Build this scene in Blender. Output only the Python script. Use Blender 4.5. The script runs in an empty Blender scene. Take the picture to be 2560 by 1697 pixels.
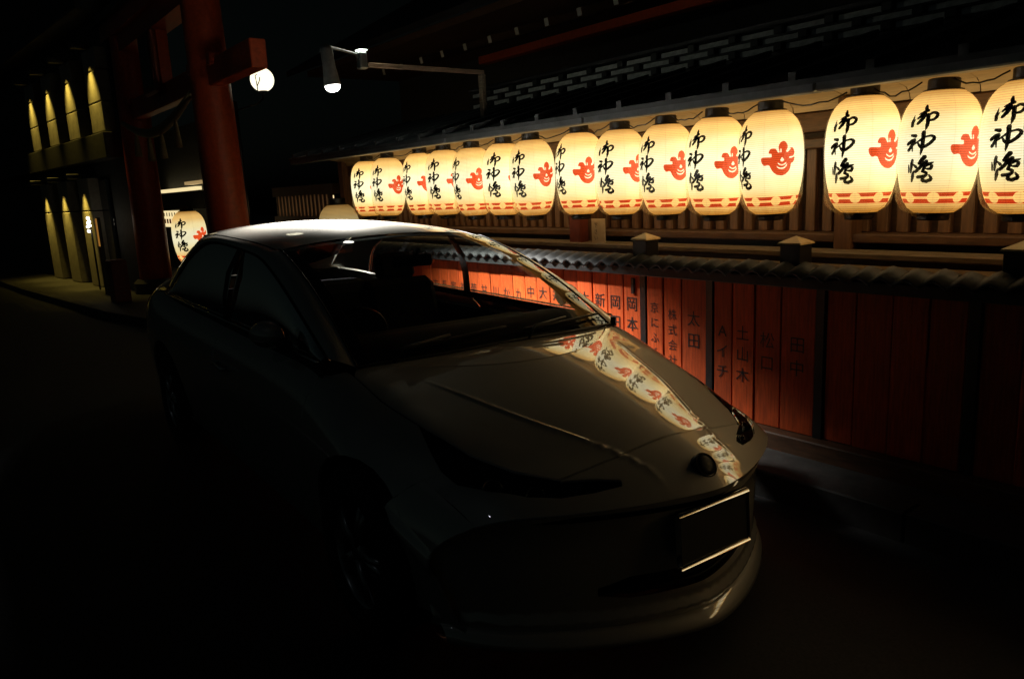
import bpy, bmesh, math, random
import numpy as np
from mathutils import Vector, Matrix
from mathutils.geometry import delaunay_2d_cdt

random.seed(7)
rng = np.random.default_rng(7)
SC = bpy.context.scene
COL = SC.collection

# ------------------------------------------------------------------ camera
CAM_H = 1.589
F_PX = 1900.0
cam_d = bpy.data.cameras.new('camera')
cam_d.sensor_width = 36.0
cam_d.lens = F_PX / 2560.0 * 36.0
cam_d.clip_start = 0.05
cam_d.clip_end = 400.0
cam = bpy.data.objects.new('camera', cam_d)
COL.objects.link(cam)
SC.camera = cam
_cx, _cy = 1280.0, 848.5
_vp, _tilt = (-224.0, 545.0), 0.05
_a = np.array([_vp[0]-_cx, _vp[1]-_cy, F_PX]); _a /= np.linalg.norm(_a)
_D = -F_PX**2/((_vp[0]-_cx)*_tilt + (_vp[1]-_cy))
_n = np.array([_tilt*_D, _D, F_PX]); _n /= np.linalg.norm(_n)
_X, _Z = -_a, -_n
_Y = np.cross(_Z, _X)
R = np.stack([_X, _Y, _Z], 1)
_m = Matrix(((R[0, 0], -R[1, 0], -R[2, 0], 0), (R[0, 1], -R[1, 1], -R[2, 1], 0), (R[0, 2], -R[1, 2], -R[2, 2], CAM_H), (0, 0, 0, 1)))
cam.matrix_world = _m

# ------------------------------------------------------------------ world, moon, exposure
w = bpy.data.worlds.new('World'); SC.world = w; w.use_nodes = True
nt = w.node_tree
sky = nt.nodes.new('ShaderNodeTexSky'); sky.sky_type = 'NISHITA'; sky.sun_disc = False
sky.sun_elevation = math.radians(-3.0); sky.sun_rotation = math.radians(200)
bg = nt.nodes['Background']; bg.inputs['Strength'].default_value = 0.020
hs = nt.nodes.new('ShaderNodeHueSaturation'); hs.inputs['Saturation'].default_value = .25
nt.links.new(sky.outputs[0], hs.inputs['Color'])
mt = nt.nodes.new('ShaderNodeMix'); mt.data_type = 'RGBA'; mt.blend_type = 'MULTIPLY'; mt.inputs['Factor'].default_value = 1
mt.inputs['B'].default_value = (.62, .95, .90, 1)
nt.links.new(hs.outputs[0], mt.inputs['A']); nt.links.new(mt.outputs['Result'], bg.inputs['Color'])
moon_d = bpy.data.lights.new('moon', 'SUN'); moon_d.energy = 0.004; moon_d.angle = math.radians(0.5); moon_d.color = (.85, .93, 1)
moon = bpy.data.objects.new('moon', moon_d); COL.objects.link(moon)
moon.rotation_euler = (math.radians(35), math.radians(-20), math.radians(20))
SC.view_settings.view_transform = 'Standard'
SC.view_settings.look = 'None'
SC.view_settings.exposure = 0.0
SC.view_settings.gamma = 1.0
SC.view_settings.use_curve_mapping = False
SC.cycles.use_denoising = True
SC.cycles.max_bounces = 10
SC.cycles.transparent_max_bounces = 16
SC.cycles.sample_clamp_indirect = 2.0
SC.cycles.sample_clamp_direct = 6.0
SC.cycles.caustics_refractive = False
SC.cycles.caustics_reflective = False

# ------------------------------------------------------------------ helpers
def link(o, parent=None):
    COL.objects.link(o)
    if parent is not None:
        o.parent = parent
    return o

def empty(name, loc=(0, 0, 0), rot=(0, 0, 0), parent=None):
    o = bpy.data.objects.new(name, None)
    o.empty_display_size = .1
    o.location = loc; o.rotation_euler = rot
    return link(o, parent)

def tag(o, label=None, cat=None, group=None, kind=None):
    if label: o['label'] = label
    if cat: o['category'] = cat
    if group: o['group'] = group
    if kind: o['kind'] = kind
    return o

def mesh_obj(name, verts, faces, mat, parent=None, smooth=False, loc=None):
    me = bpy.data.meshes.new(name)
    me.from_pydata([tuple(v) for v in verts], [], faces)
    me.update()
    if mat: me.materials.append(mat)
    if smooth:
        me.polygons.foreach_set('use_smooth', [True]*len(me.polygons))
    o = bpy.data.objects.new(name, me)
    if loc is not None: o.location = loc
    return link(o, parent)

def clone(o, parent=None, name=None):
    c = o.copy()
    if name: c.name = name
    return link(c, parent)

def copy_tree(o, parent=None):
    c = clone(o, parent)
    for ch in list(o.children):
        copy_tree(ch, c)
    return c

class MB:
    """collects simple solids into one mesh"""
    def __init__(s): s.v = []; s.f = []
    def add(s, v, f):
        n = len(s.v); s.v += [tuple(p) for p in v]; s.f += [tuple(i+n for i in q) for q in f]; return s
    def box(s, x0, x1, y0, y1, z0, z1, b=0.0):
        if b <= 0:
            v = [(x0,y0,z0),(x1,y0,z0),(x1,y1,z0),(x0,y1,z0),(x0,y0,z1),(x1,y0,z1),(x1,y1,z1),(x0,y1,z1)]
            return s.add(v, [(0,3,2,1),(4,5,6,7),(0,1,5,4),(1,2,6,5),(2,3,7,6),(3,0,4,7)])
        # bevelled in the plan of the two shorter... chamfer every edge
        bm = bmesh.new(); bmesh.ops.create_cube(bm, size=1)
        for q in bm.verts:
            q.co = Vector(((x0+x1)/2+q.co.x*(x1-x0), (y0+y1)/2+q.co.y*(y1-y0), (z0+z1)/2+q.co.z*(z1-z0)))
        bmesh.ops.bevel(bm, geom=bm.edges[:], offset=b, segments=1, affect='EDGES')
        bm.verts.index_update()
        s.add([q.co[:] for q in bm.verts], [[q.index for q in f.verts] for f in bm.faces]); bm.free(); return s
    def tube(s, pts, r, n=8, caps=True):
        pts = [Vector([float(c) for c in p]) for p in pts]
        rr = [float(q) for q in r] if isinstance(r, (list, tuple)) else [float(r)]*len(pts)
        base = len(s.v); up = Vector((0, 0, 1))
        for i, p in enumerate(pts):
            t = (pts[min(i+1, len(pts)-1)]-pts[max(i-1, 0)]).normalized()
            a = t.cross(up)
            if a.length < 1e-3: a = t.cross(Vector((1, 0, 0)))
            a.normalize(); c = a.cross(t)
            for k in range(n):
                q = 2*math.pi*k/n
                s.v.append(tuple(p+rr[i]*(math.cos(q)*a+math.sin(q)*c)))
        for i in range(len(pts)-1):
            for k in range(n):
                k2 = (k+1) % n
                s.f.append((base+i*n+k, base+i*n+k2, base+(i+1)*n+k2, base+(i+1)*n+k))
        if caps:
            s.f.append(tuple(base+k for k in range(n))[::-1]); s.f.append(tuple(base+(len(pts)-1)*n+k for k in range(n)))
        return s
    def lathe(s, prof, n=32, cx=0, cy=0, close=False):
        base = len(s.v)
        for (r, z) in prof:
            for k in range(n):
                q = 2*math.pi*k/n; s.v.append((cx+r*math.cos(q), cy+r*math.sin(q), z))
        for i in range(len(prof)-1):
            for k in range(n):
                k2 = (k+1) % n
                s.f.append((base+i*n+k, base+i*n+k2, base+(i+1)*n+k2, base+(i+1)*n+k))
        if close:
            s.f.append(tuple(base+k for k in range(n))[::-1]); s.f.append(tuple(base+(len(prof)-1)*n+k for k in range(n)))
        return s
    def obj(s, name, mat, parent=None, smooth=False, loc=None):
        return mesh_obj(name, s.v, s.f, mat, parent, smooth, loc)

# ------------------------------------------------------------------ materials
def mat(name, color=(.5, .5, .5), rough=.6, metal=0., spec=.5, noise=None, bump=None, emit=None, estr=0., coat=0., coat_r=.03, grain=None):
    m = bpy.data.materials.new(name); m.use_nodes = True
    t = m.node_tree; b = t.nodes['Principled BSDF']
    b.inputs['Base Color'].default_value = (*color, 1)
    b.inputs['Roughness'].default_value = rough
    b.inputs['Metallic'].default_value = metal
    b.inputs['Specular IOR Level'].default_value = spec
    b.inputs['Coat Weight'].default_value = coat
    b.inputs['Coat Roughness'].default_value = coat_r
    if emit:
        b.inputs['Emission Color'].default_value = (*emit, 1); b.inputs['Emission Strength'].default_value = estr
    if noise or grain:
        tc = t.nodes.new('ShaderNodeTexCoord'); mp = t.nodes.new('ShaderNodeMapping')
        t.links.new(tc.outputs['Object'], mp.inputs['Vector'])
        sc_, amt = (noise or grain)[0], (noise or grain)[1]
        if grain: mp.inputs['Scale'].default_value = grain[2]
        nz = t.nodes.new('ShaderNodeTexNoise'); nz.inputs['Scale'].default_value = sc_; nz.inputs['Detail'].default_value = 6
        nz.inputs['Roughness'].default_value = .62
        t.links.new(mp.outputs[0], nz.inputs['Vector'])
        mx = t.nodes.new('ShaderNodeMix'); mx.data_type = 'RGBA'
        lo = tuple(max(0, c*(1-amt)) for c in color); hi = tuple(min(1, c*(1+amt)) for c in color)
        mx.inputs['A'].default_value = (*lo, 1); mx.inputs['B'].default_value = (*hi, 1)
        rp = t.nodes.new('ShaderNodeMapRange'); rp.inputs[1].default_value = .3; rp.inputs[2].default_value = .7
        t.links.new(nz.outputs['Fac'], rp.inputs[0])
        t.links.new(rp.outputs[0], mx.inputs['Factor']); t.links.new(mx.outputs['Result'], b.inputs['Base Color'])
        r2 = t.nodes.new('ShaderNodeMapRange'); r2.inputs[3].default_value = max(0, rough-.12); r2.inputs[4].default_value = min(1, rough+.12)
        t.links.new(nz.outputs['Fac'], r2.inputs[0]); t.links.new(r2.outputs[0], b.inputs['Roughness'])
        if bump:
            bp = t.nodes.new('ShaderNodeBump'); bp.inputs['Strength'].default_value = bump[0]; bp.inputs['Distance'].default_value = bump[1]
            t.links.new(nz.outputs['Fac'], bp.inputs['Height']); t.links.new(bp.outputs[0], b.inputs['Normal'])
    return m

M = {}
M['asphalt'] = mat('asphalt', (.036, .036, .037), .75, noise=(90, .5), bump=(.6, .004))
M['pave'] = mat('paving_stone', (.060, .057, .053), .65, noise=(14, .35), bump=(.3, .003))
M['kerb'] = mat('kerb_stone', (.060, .057, .053), .7, noise=(20, .3), bump=(.3, .003))
M['vermilion'] = mat('vermilion_paint', (.52, .075, .018), .48, noise=(18, .22), bump=(.15, .002))
M['plank'] = mat('vermilion_plank', (.60, .092, .018), .5, grain=(7, .42, (10, 10, .9)), bump=(.35, .003))
def vary(m, lo, hi):
    # each board has faded a little differently
    t = m.node_tree; b = t.nodes['Principled BSDF']; src = b.inputs['Base Color'].links[0].from_socket
    oi = t.nodes.new('ShaderNodeObjectInfo'); mr = t.nodes.new('ShaderNodeMapRange'); mr.inputs[3].default_value = lo; mr.inputs[4].default_value = hi
    t.links.new(oi.outputs['Random'], mr.inputs[0])
    h = t.nodes.new('ShaderNodeHueSaturation'); t.links.new(src, h.inputs['Color']); t.links.new(mr.outputs[0], h.inputs['Value'])
    t.links.new(h.outputs[0], b.inputs['Base Color'])
vary(M['plank'], .68, 1.12)
M['black_paint'] = mat('black_paint', (.012, .012, .012), .45)
M['black_matt'] = mat('black_matt', (.008, .008, .009), .85)
M['ink'] = mat('ink', (.006, .005, .005), .8, spec=.2)
M['ink_plank'] = mat('lettering_ink', (.016, .012, .010), .6)
M['tile'] = mat('clay_tile', (.020, .021, .022), .62, noise=(25, .4), bump=(.2, .003))
M['wood_dark'] = mat('dark_wood', (.10, .048, .022), .55, grain=(7, .45, (1.2, 8, 8)), bump=(.25, .003))
M['wood_v'] = mat('dark_wood_upright', (.13, .06, .026), .55, grain=(7, .45, (9, 9, 1.0)), bump=(.25, .003))
M['wood_light'] = mat('pale_wood', (.50, .36, .20), .6, grain=(6, .18, (1, 9, 9)), bump=(.15, .002))
M['wood_grey'] = mat('weathered_wood', (.22, .175, .12), .5, grain=(8, .5, (1.0, 10, 10)), bump=(.35, .003))
M['sheet_roof'] = mat('sheet_roof', (.055, .062, .068), .38, metal=.3, noise=(9, .3))
M['gutter'] = mat('gutter_metal', (.16, .175, .19), .42, metal=.3, noise=(12, .3))
M['ridge_pale'] = mat('ridge_plaster', (.62, .63, .62), .7, noise=(16, .3))
M['white_paint'] = mat('white_paint', (.78, .76, .70), .6, noise=(30, .1))
M['plaster_dark'] = mat('dark_render', (.06, .06, .058), .8, noise=(10, .3))
M['stone_slab'] = mat('stone_slab', (.36, .33, .27), .62, noise=(11, .2), bump=(.2, .002))
M['metal_dark'] = mat('dark_metal', (.05, .052, .055), .4, metal=.8)
M['metal_galv'] = mat('galvanised_steel', (.42, .43, .42), .38, metal=.85, noise=(30, .2))
M['wood_arm'] = mat('timber_arm', (.30, .20, .13), .6, grain=(8, .4, (8, 1, 8)))
M['rubber'] = mat('tyre_rubber', (.018, .018, .018), .8, noise=(60, .3))
M['alloy'] = mat('alloy_wheel', (.42, .42, .43), .3, metal=.9)
M['chrome'] = mat('chrome', (.75, .75, .76), .08, metal=1)
M['cabin'] = mat('cabin_trim', (.006, .0065, .007), .8, spec=.12, noise=(80, .3))
M['seat'] = mat('seat_fabric', (.006, .006, .007), .95, spec=.1, noise=(120, .3))
M['plastic'] = mat('black_plastic', (.010, .010, .011), .45, spec=.3)
M['seal'] = mat('rubber_seal', (.008, .008, .008), .5)
M['brass'] = mat('brass_cap', (.62, .44, .20), .45, metal=.35, noise=(20, .2))
M['paper'] = mat('notice_paper', (.66, .56, .40), .8, noise=(30, .08))
M['plate'] = mat('number_plate', (.10, .10, .095), .35, noise=(40, .06))
M['red_post'] = mat('red_oxide_paint', (.20, .045, .025), .6, noise=(20, .3))
M['rope'] = mat('rope', (.34, .26, .14), .9, noise=(60, .3))
M['tint_pane'] = mat('dark_pane', (.01, .012, .013), .08)
M['lens_red'] = mat('red_lens', (.35, .012, .008), .12, coat=1)
M['lens_amber'] = mat('amber_lens', (.60, .16, .01), .15, coat=1)

def paint_mat():
    m = bpy.data.materials.new('silver_paint'); m.use_nodes = True
    t = m.node_tree; b = t.nodes['Principled BSDF']
    b.inputs['Base Color'].default_value = (.60, .565, .50, 1)
    b.inputs['Metallic'].default_value = .36
    b.inputs['Roughness'].default_value = .36
    b.inputs['Coat Weight'].default_value = 1.0
    b.inputs['Coat Roughness'].default_value = .012
    b.inputs['Coat IOR'].default_value = 2.7
    # fine metal flake in the base coat under the lacquer
    tc = t.nodes.new('ShaderNodeTexCoord'); nz = t.nodes.new('ShaderNodeTexNoise')
    nz.inputs['Scale'].default_value = 900; nz.inputs['Detail'].default_value = 2
    t.links.new(tc.outputs['Object'], nz.inputs['Vector'])
    r = t.nodes.new('ShaderNodeMapRange'); r.inputs[3].default_value = .42; r.inputs[4].default_value = .54
    t.links.new(nz.outputs['Fac'], r.inputs[0]); t.links.new(r.outputs[0], b.inputs['Roughness'])
    return m
M['car'] = paint_mat()

def glass_mat(name, tint, ior=1.52):
    m = bpy.data.materials.new(name); m.use_nodes = True
    t = m.node_tree; t.nodes.remove(t.nodes['Principled BSDF'])
    out = t.nodes['Material Output']
    tr = t.nodes.new('ShaderNodeBsdfTransparent'); tr.inputs[0].default_value = (*tint, 1)
    gl = t.nodes.new('ShaderNodeBsdfGlossy'); gl.inputs['Roughness'].default_value = 0.0; gl.inputs[0].default_value = (1, 1, 1, 1)
    fr = t.nodes.new('ShaderNodeFresnel'); fr.inputs['IOR'].default_value = ior
    mx = t.nodes.new('ShaderNodeMixShader')
    t.links.new(fr.outputs[0], mx.inputs[0]); t.links.new(tr.outputs[0], mx.inputs[1]); t.links.new(gl.outputs[0], mx.inputs[2])
    t.links.new(mx.outputs[0], out.inputs['Surface'])
    return m
M['windscreen'] = glass_mat('windscreen_glass', (.84, .89, .87), 1.68)
M['side_glass'] = glass_mat('side_glass', (.90, .93, .91))
M['tint_glass'] = glass_mat('tinted_glass', (.10, .11, .11))
M['lens_clear'] = glass_mat('clear_lens', (.80, .81, .82), 1.42)

def film_mat():
    m = bpy.data.materials.new('plastic_film'); m.use_nodes = True
    t = m.node_tree; t.nodes.remove(t.nodes['Principled BSDF']); out = t.nodes['Material Output']
    tr = t.nodes.new('ShaderNodeBsdfTransparent'); tr.inputs[0].default_value = (.97, .95, .91, 1)
    gl = t.nodes.new('ShaderNodeBsdfGlossy'); gl.inputs['Roughness'].default_value = .12
    tl = t.nodes.new('ShaderNodeBsdfTranslucent'); tl.inputs[0].default_value = (.95, .88, .72, 1)
    m1 = t.nodes.new('ShaderNodeMixShader'); m1.inputs[0].default_value = .10
    m2 = t.nodes.new('ShaderNodeMixShader')
    tc = t.nodes.new('ShaderNodeTexCoord'); nz = t.nodes.new('ShaderNodeTexNoise'); nz.inputs['Scale'].default_value = 26; nz.inputs['Detail'].default_value = 5
    mp = t.nodes.new('ShaderNodeMapping'); mp.inputs['Scale'].default_value = (1.6, 1.6, .5)
    bp = t.nodes.new('ShaderNodeBump'); bp.inputs['Strength'].default_value = .45; bp.inputs['Distance'].default_value = .01
    t.links.new(tc.outputs['Object'], mp.inputs[0]); t.links.new(mp.outputs[0], nz.inputs['Vector']); t.links.new(nz.outputs['Fac'], bp.inputs['Height'])
    t.links.new(bp.outputs[0], gl.inputs['Normal'])
    t.links.new(tr.outputs[0], m1.inputs[1]); t.links.new(tl.outputs[0], m1.inputs[2])
    m2.inputs[0].default_value = .045; t.links.new(m1.outputs[0], m2.inputs[1]); t.links.new(gl.outputs[0], m2.inputs[2])
    t.links.new(m2.outputs[0], out.inputs['Surface'])
    return m
M['film'] = film_mat()

LAN_H = .64
def lantern_mat(name, strength=1.0, red=False, centre=.33, ribs=True, rnd=.11):
    """lit washi paper: brightest round the bulb, fading to the ends, thin bamboo hoops across"""
    m = bpy.data.materials.new(name); m.use_nodes = True
    t = m.node_tree; b = t.nodes['Principled BSDF']
    L = t.links.new
    b.inputs['Base Color'].default_value = (.35, .03, .012, 1) if red else (.62, .52, .34, 1)
    b.inputs['Roughness'].default_value = .7
    tc = t.nodes.new('ShaderNodeTexCoord'); sp = t.nodes.new('ShaderNodeSeparateXYZ'); L(tc.outputs['Object'], sp.inputs[0])
    d = t.nodes.new('ShaderNodeMath'); d.operation = 'SUBTRACT'; L(sp.outputs['Z'], d.inputs[0]); d.inputs[1].default_value = centre
    ab = t.nodes.new('ShaderNodeMath'); ab.operation = 'ABSOLUTE'; L(d.outputs[0], ab.inputs[0])
    cr = t.nodes.new('ShaderNodeValToRGB'); cr.color_ramp.interpolation = 'EASE'
    e = cr.color_ramp.elements
    if red:
        e[0].position = 0; e[0].color = (1.0, .105, .022, 1); e[1].position = 1; e[1].color = (.62, .035, .006, 1)
    else:
        e[0].position = 0; e[0].color = (1.0, .92, .60, 1)
        e[1].position = 1; e[1].color = (.36, .145, .018, 1)
        q = e.new(.35); q.color = (1.0, .82, .40, 1)
        q = e.new(.68); q.color = (.92, .56, .17, 1)
    mr = t.nodes.new('ShaderNodeMapRange'); mr.inputs[1].default_value = .04; mr.inputs[2].default_value = .33
    L(ab.outputs[0], mr.inputs[0]); 
    nz = t.nodes.new('ShaderNodeTexNoise'); nz.inputs['Scale'].default_value = 7; nz.inputs['Detail'].default_value = 5; L(tc.outputs['Object'], nz.inputs['Vector'])
    oi = t.nodes.new('ShaderNodeObjectInfo')
    L(mr.outputs[0], cr.inputs[0])
    # hoops
    wv = t.nodes.new('ShaderNodeMath'); wv.operation = 'MULTIPLY'; L(sp.outputs['Z'], wv.inputs[0]); wv.inputs[1].default_value = 1/.0122
    fr = t.nodes.new('ShaderNodeMath'); fr.operation = 'FRACT'; L(wv.outputs[0], fr.inputs[0])
    pg = t.nodes.new('ShaderNodeMath'); pg.operation = 'PINGPONG'; L(fr.outputs[0], pg.inputs[0]); pg.inputs[1].default_value = .5
    st = t.nodes.new('ShaderNodeMapRange'); st.interpolation_type = 'SMOOTHSTEP'; st.inputs[1].default_value = .06; st.inputs[2].default_value = .22; st.inputs[3].default_value = .45 if ribs else 1; st.inputs[4].default_value = 1
    L(pg.outputs[0], st.inputs[0])
    # paper joints running top to bottom, every 45 degrees
    at = t.nodes.new('ShaderNodeMath'); at.operation = 'ARCTAN2'; L(sp.outputs['Y'], at.inputs[0]); L(sp.outputs['X'], at.inputs[1])
    am = t.nodes.new('ShaderNodeMath'); am.operation = 'MULTIPLY'; am.inputs[1].default_value = 8/(2*math.pi); L(at.outputs[0], am.inputs[0])
    af = t.nodes.new('ShaderNodeMath'); af.operation = 'PINGPONG'; af.inputs[1].default_value = .5; L(am.outputs[0], af.inputs[0])
    as_ = t.nodes.new('ShaderNodeMapRange'); as_.interpolation_type = 'SMOOTHSTEP'; as_.inputs[1].default_value = .004; as_.inputs[2].default_value = .022; as_.inputs[3].default_value = .80; as_.inputs[4].default_value = 1
    L(af.outputs[0], as_.inputs[0])
    k = t.nodes.new('ShaderNodeMath'); k.operation = 'MULTIPLY'; L(st.outputs[0], k.inputs[0]); L(as_.outputs[0], k.inputs[1])
    n2 = t.nodes.new('ShaderNodeMapRange'); n2.inputs[1].default_value = .3; n2.inputs[2].default_value = .7; n2.inputs[3].default_value = .90; n2.inputs[4].default_value = 1.06
    L(nz.outputs['Fac'], n2.inputs[0])
    k2 = t.nodes.new('ShaderNodeMath'); k2.operation = 'MULTIPLY'; L(k.outputs[0], k2.inputs[0]); L(n2.outputs[0], k2.inputs[1])
    rv = t.nodes.new('ShaderNodeMapRange'); rv.inputs[3].default_value = (1-rnd)*strength; rv.inputs[4].default_value = (1+rnd)*strength; L(oi.outputs['Random'], rv.inputs[0])
    k3 = t.nodes.new('ShaderNodeMath'); k3.operation = 'MULTIPLY'; L(k2.outputs[0], k3.inputs[0]); L(rv.outputs[0], k3.inputs[1])
    L(cr.outputs[0], b.inputs['Emission Color']); L(k3.outputs[0], b.inputs['Emission Strength'])
    return m
M['lan_paper'] = lantern_mat('lantern_paper', 1.45)
M['lan_disc'] = lantern_mat('lantern_paper_disc', 1.45, rnd=0)
M['lan_red'] = lantern_mat('lantern_red_dye', 1.0, red=True)
M['lan_dim'] = lantern_mat('lantern_paper_dim', .42)
M['lan_far'] = lantern_mat('lantern_paper_far', .95)

def emis(name, col, s):
    return mat(name, (.5, .5, .5), .5, emit=col, estr=s)
M['lamp_white'] = emis('lamp_white', (1.0, .97, .92), 5)
M['green_lamp'] = emis('green_lamp', (.85, 1.0, .86), 4)
M['globe'] = emis('globe_glass', (1.0, .92, .66), 1.5)
M['shop_light'] = emis('shop_light', (1.0, .80, .42), .95)
M['shop_dim'] = emis('shop_dim', (1.0, .66, .28), .35)
M['lattice_glow'] = emis('lattice_glow', (1.0, .74, .36), 1.0)
M['bulb'] = emis('bulb', (1.0, .90, .70), 6)

# ------------------------------------------------------------------ setting: road, pavement
def road_z(y): return -.015*(y-1.9)
road = mesh_obj('road', [(-120, -60, road_z(-60)), (60, -60, road_z(-60)), (60, 40, road_z(40)), (-120, 40, road_z(40))], [(0, 1, 2, 3)], M['asphalt'])
tag(road, kind='structure')
KERB = [(-60, -.6), (-30, .75), (-17.6, 1.5), (-12.3, 2.0), (-8.4, 2.80), (-6.6, 3.12), (-4, 3.20), (2, 3.20), (14, 3.20)]
PZ = .115
pv, pf = [], []
for (x, y) in KERB: pv += [(x, y+.15, PZ), (x, 30, PZ), (x, y+.15, -.3)]
for i in range(len(KERB)-1):
    a, b_ = 3*i, 3*i+3
    pf += [(a, b_, b_+1, a+1), (a+2, b_+2, b_, a)]
pavement = tag(mesh_obj('pavement', pv, pf, M['pave']), kind='structure')
def polyline_at(pts, step):
    out = []; 
    for (a, b_) in zip(pts[:-1], pts[1:]):
        a, b_ = Vector((*a, 0)), Vector((*b_, 0)); n = max(1, round((b_-a).length/step))
        for i in range(n): out.append((a.lerp(b_, i/n), a.lerp(b_, (i+1)/n)))
    return out
kb = None
for a, b_ in polyline_at(KERB[1:8], .9):
    if kb is None:
        kb = MB().box(0, 1, 0, .15, -.3, PZ+.006, .008).obj('kerb_stone', M['kerb'], pavement); o = kb
    else:
        o = clone(kb, pavement)
    d = b_-a
    o.location = (a.x+d.x*.004, a.y, 0); o.rotation_euler = (0, 0, math.atan2(d.y, d.x)); o.scale = (d.length-.008, 1, 1)

# ------------------------------------------------------------------ lantern
PROF = [(.094, 0), (.118, .012), (.136, .035), (.153, .07), (.170, .12), (.184, .18), (.194, .25), (.199, .32), (.200, .38), (.197, .44), (.189, .50), (.174, .55), (.152, .59), (.126, .618), (.094, .64)]
PZs = [p[1] for p in PROF]; PRs = [p[0] for p in PROF]
def lan_r(z):
    # smooth interpolation
    z = min(max(z, 0), LAN_H)
    i = min(max(np.searchsorted(PZs, z)-1, 0), len(PZs)-2)
    def tang(j):
        j0, j1 = max(j-1, 0), min(j+1, len(PZs)-1); return (PRs[j1]-PRs[j0])/(PZs[j1]-PZs[j0])
    h = PZs[i+1]-PZs[i]; s = (z-PZs[i])/h
    return (2*s**3-3*s**2+1)*PRs[i]+(s**3-2*s**2+s)*h*tang(i)+(-2*s**3+3*s**2)*PRs[i+1]+(s**3-s**2)*h*tang(i+1)
def wrap(s, z, ang, off):
    """flat print (s = arc length, z) wrapped round the lantern at azimuth ang"""
    r = lan_r(z)+off
    q = ang+s/.196
    return (r*math.cos(q), r*math.sin(q), z)

def stroke(pts, ws, n_cap=5):
    """brush stroke: 2D polygon strip with round ends -> verts, tri/quads (dense)"""
    P = [Vector(p) for p in pts]; 
    Q, W = [], []
    for i in range(len(P)-1):
        n = max(2, int((P[i+1]-P[i]).length/22))
        p0, p1, p2, p3 = P[max(i-1, 0)], P[i], P[i+1], P[min(i+2, len(P)-1)]
        for k in range(n):
            s = k/n
            Q.append(.5*((2*p1)+(-p0+p2)*s+(2*p0-5*p1+4*p2-p3)*s*s+(-p0+3*p1-3*p2+p3)*s**3))
            W.append(ws[i]+(ws[i+1]-ws[i])*s)
    Q.append(P[-1]); W.append(ws[-1])
    # round ends
    t0 = (Q[0]-Q[1]).normalized(); t1 = (Q[-1]-Q[-2]).normalized()
    A = [(Q[0]+t0*W[0]*.5*math.sin(a), W[0]*math.cos(a)) for a in (1.45, 1.0, .5)]
    B = [(Q[-1]+t1*W[-1]*.5*math.sin(a), W[-1]*math.cos(a)) for a in (.5, 1.0, 1.45)]
    Q = [a[0] for a in A]+Q+[b_[0] for b_ in B]; W = [a[1] for a in A]+W+[b_[1] for b_ in B]
    v, f = [], []
    for i, q in enumerate(Q):
        t = (Q[min(i+1, len(Q)-1)]-Q[max(i-1, 0)]).normalized(); nn = Vector((-t.y, t.x))
        wob = 1+.10*math.sin(i*1.7+q.x*.05)
        v += [q+nn*W[i]*.5*wob, q, q-nn*W[i]*.5]
    for i in range(len(Q)-1):
        a = 3*i; f += [(a, a+1, a+4, a+3), (a+1, a+2, a+5, a+4)]
    return v, f
# brush characters, traced as strokes (pixels of an enlargement, y down)
GLYPH = [
 # honourable (first character)
 ([(205, 340), (196, 400), (188, 455), (190, 500)], [10, 34, 54, 50]), ([(238, 392), (222, 432)], [8, 16]),
 ([(385, 208), (388, 240), (398, 270)], [40, 52, 50]), ([(432, 278), (360, 302), (288, 326)], [34, 42, 18]),
 ([(272, 392), (330, 356), (405, 346)], [26, 44, 40]), ([(390, 338), (345, 412), (285, 472)], [50, 52, 42]), ([(330, 330), (345, 368)], [40, 40]),
 ([(436, 350), (442, 440), (438, 510), (420, 582)], [54, 52, 48, 14]), ([(445, 350), (510, 316), (575, 340), (565, 388), (520, 424), (460, 436)], [34, 34, 42, 42, 36, 26]),
 # god (second)
 ([(205, 655), (275, 668)], [32, 48]), ([(145, 790), (205, 752), (262, 730)], [44, 50, 46]), ([(268, 738), (222, 812), (165, 890)], [42, 48, 44]), ([(232, 822), (236, 908)], [26, 18]), ([(255, 805), (300, 775), (375, 722)], [20, 24, 30]),
 ([(400, 622), (398, 720), (392, 850), (374, 964)], [56, 54, 52, 16]), ([(318, 768), (345, 822), (395, 852), (470, 818), (535, 760), (560, 705), (515, 674), (428, 690)], [22, 34, 42, 42, 44, 42, 34, 24]),
 # lamp (third)
 ([(243, 1055), (228, 1140), (214, 1248)], [42, 48, 26]), ([(172, 1122), (176, 1180), (174, 1246)], [12, 30, 22]), ([(255, 1112), (308, 1162)], [18, 40]), ([(266, 1232), (246, 1310), (224, 1392)], [26, 54, 28]),
 ([(440, 1008), (400, 1050), (362, 1100)], [56, 54, 46]), ([(365, 1098), (420, 1090), (472, 1078)], [22, 24, 40]), ([(425, 1085), (382, 1160), (305, 1235)], [26, 50, 44]),
 ([(470, 1078), (448, 1160), (415, 1235)], [48, 42, 36]), ([(455, 1150), (510, 1120), (568, 1096)], [38, 44, 20]), ([(552, 1150), (535, 1196), (470, 1192)], [40, 44, 22]),
 ([(412, 1232), (478, 1262), (452, 1308), (335, 1324)], [34, 42, 46, 40]), ([(448, 1310), (408, 1372), (480, 1394), (552, 1356), (516, 1292)], [42, 44, 46, 52, 18]),
]
PXM = .000322
def lettering_mesh(sc=PXM):
    v, f = [], []
    for pts, ws in GLYPH:
        a, b_ = stroke(pts, [x*1.28 for x in ws]); n = len(v)
        for p in a: v.append(((p.x-365)*sc, -(p.y-800)*sc))
        f += [tuple(i+n for i in q) for q in b_]
    return v, f
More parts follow.
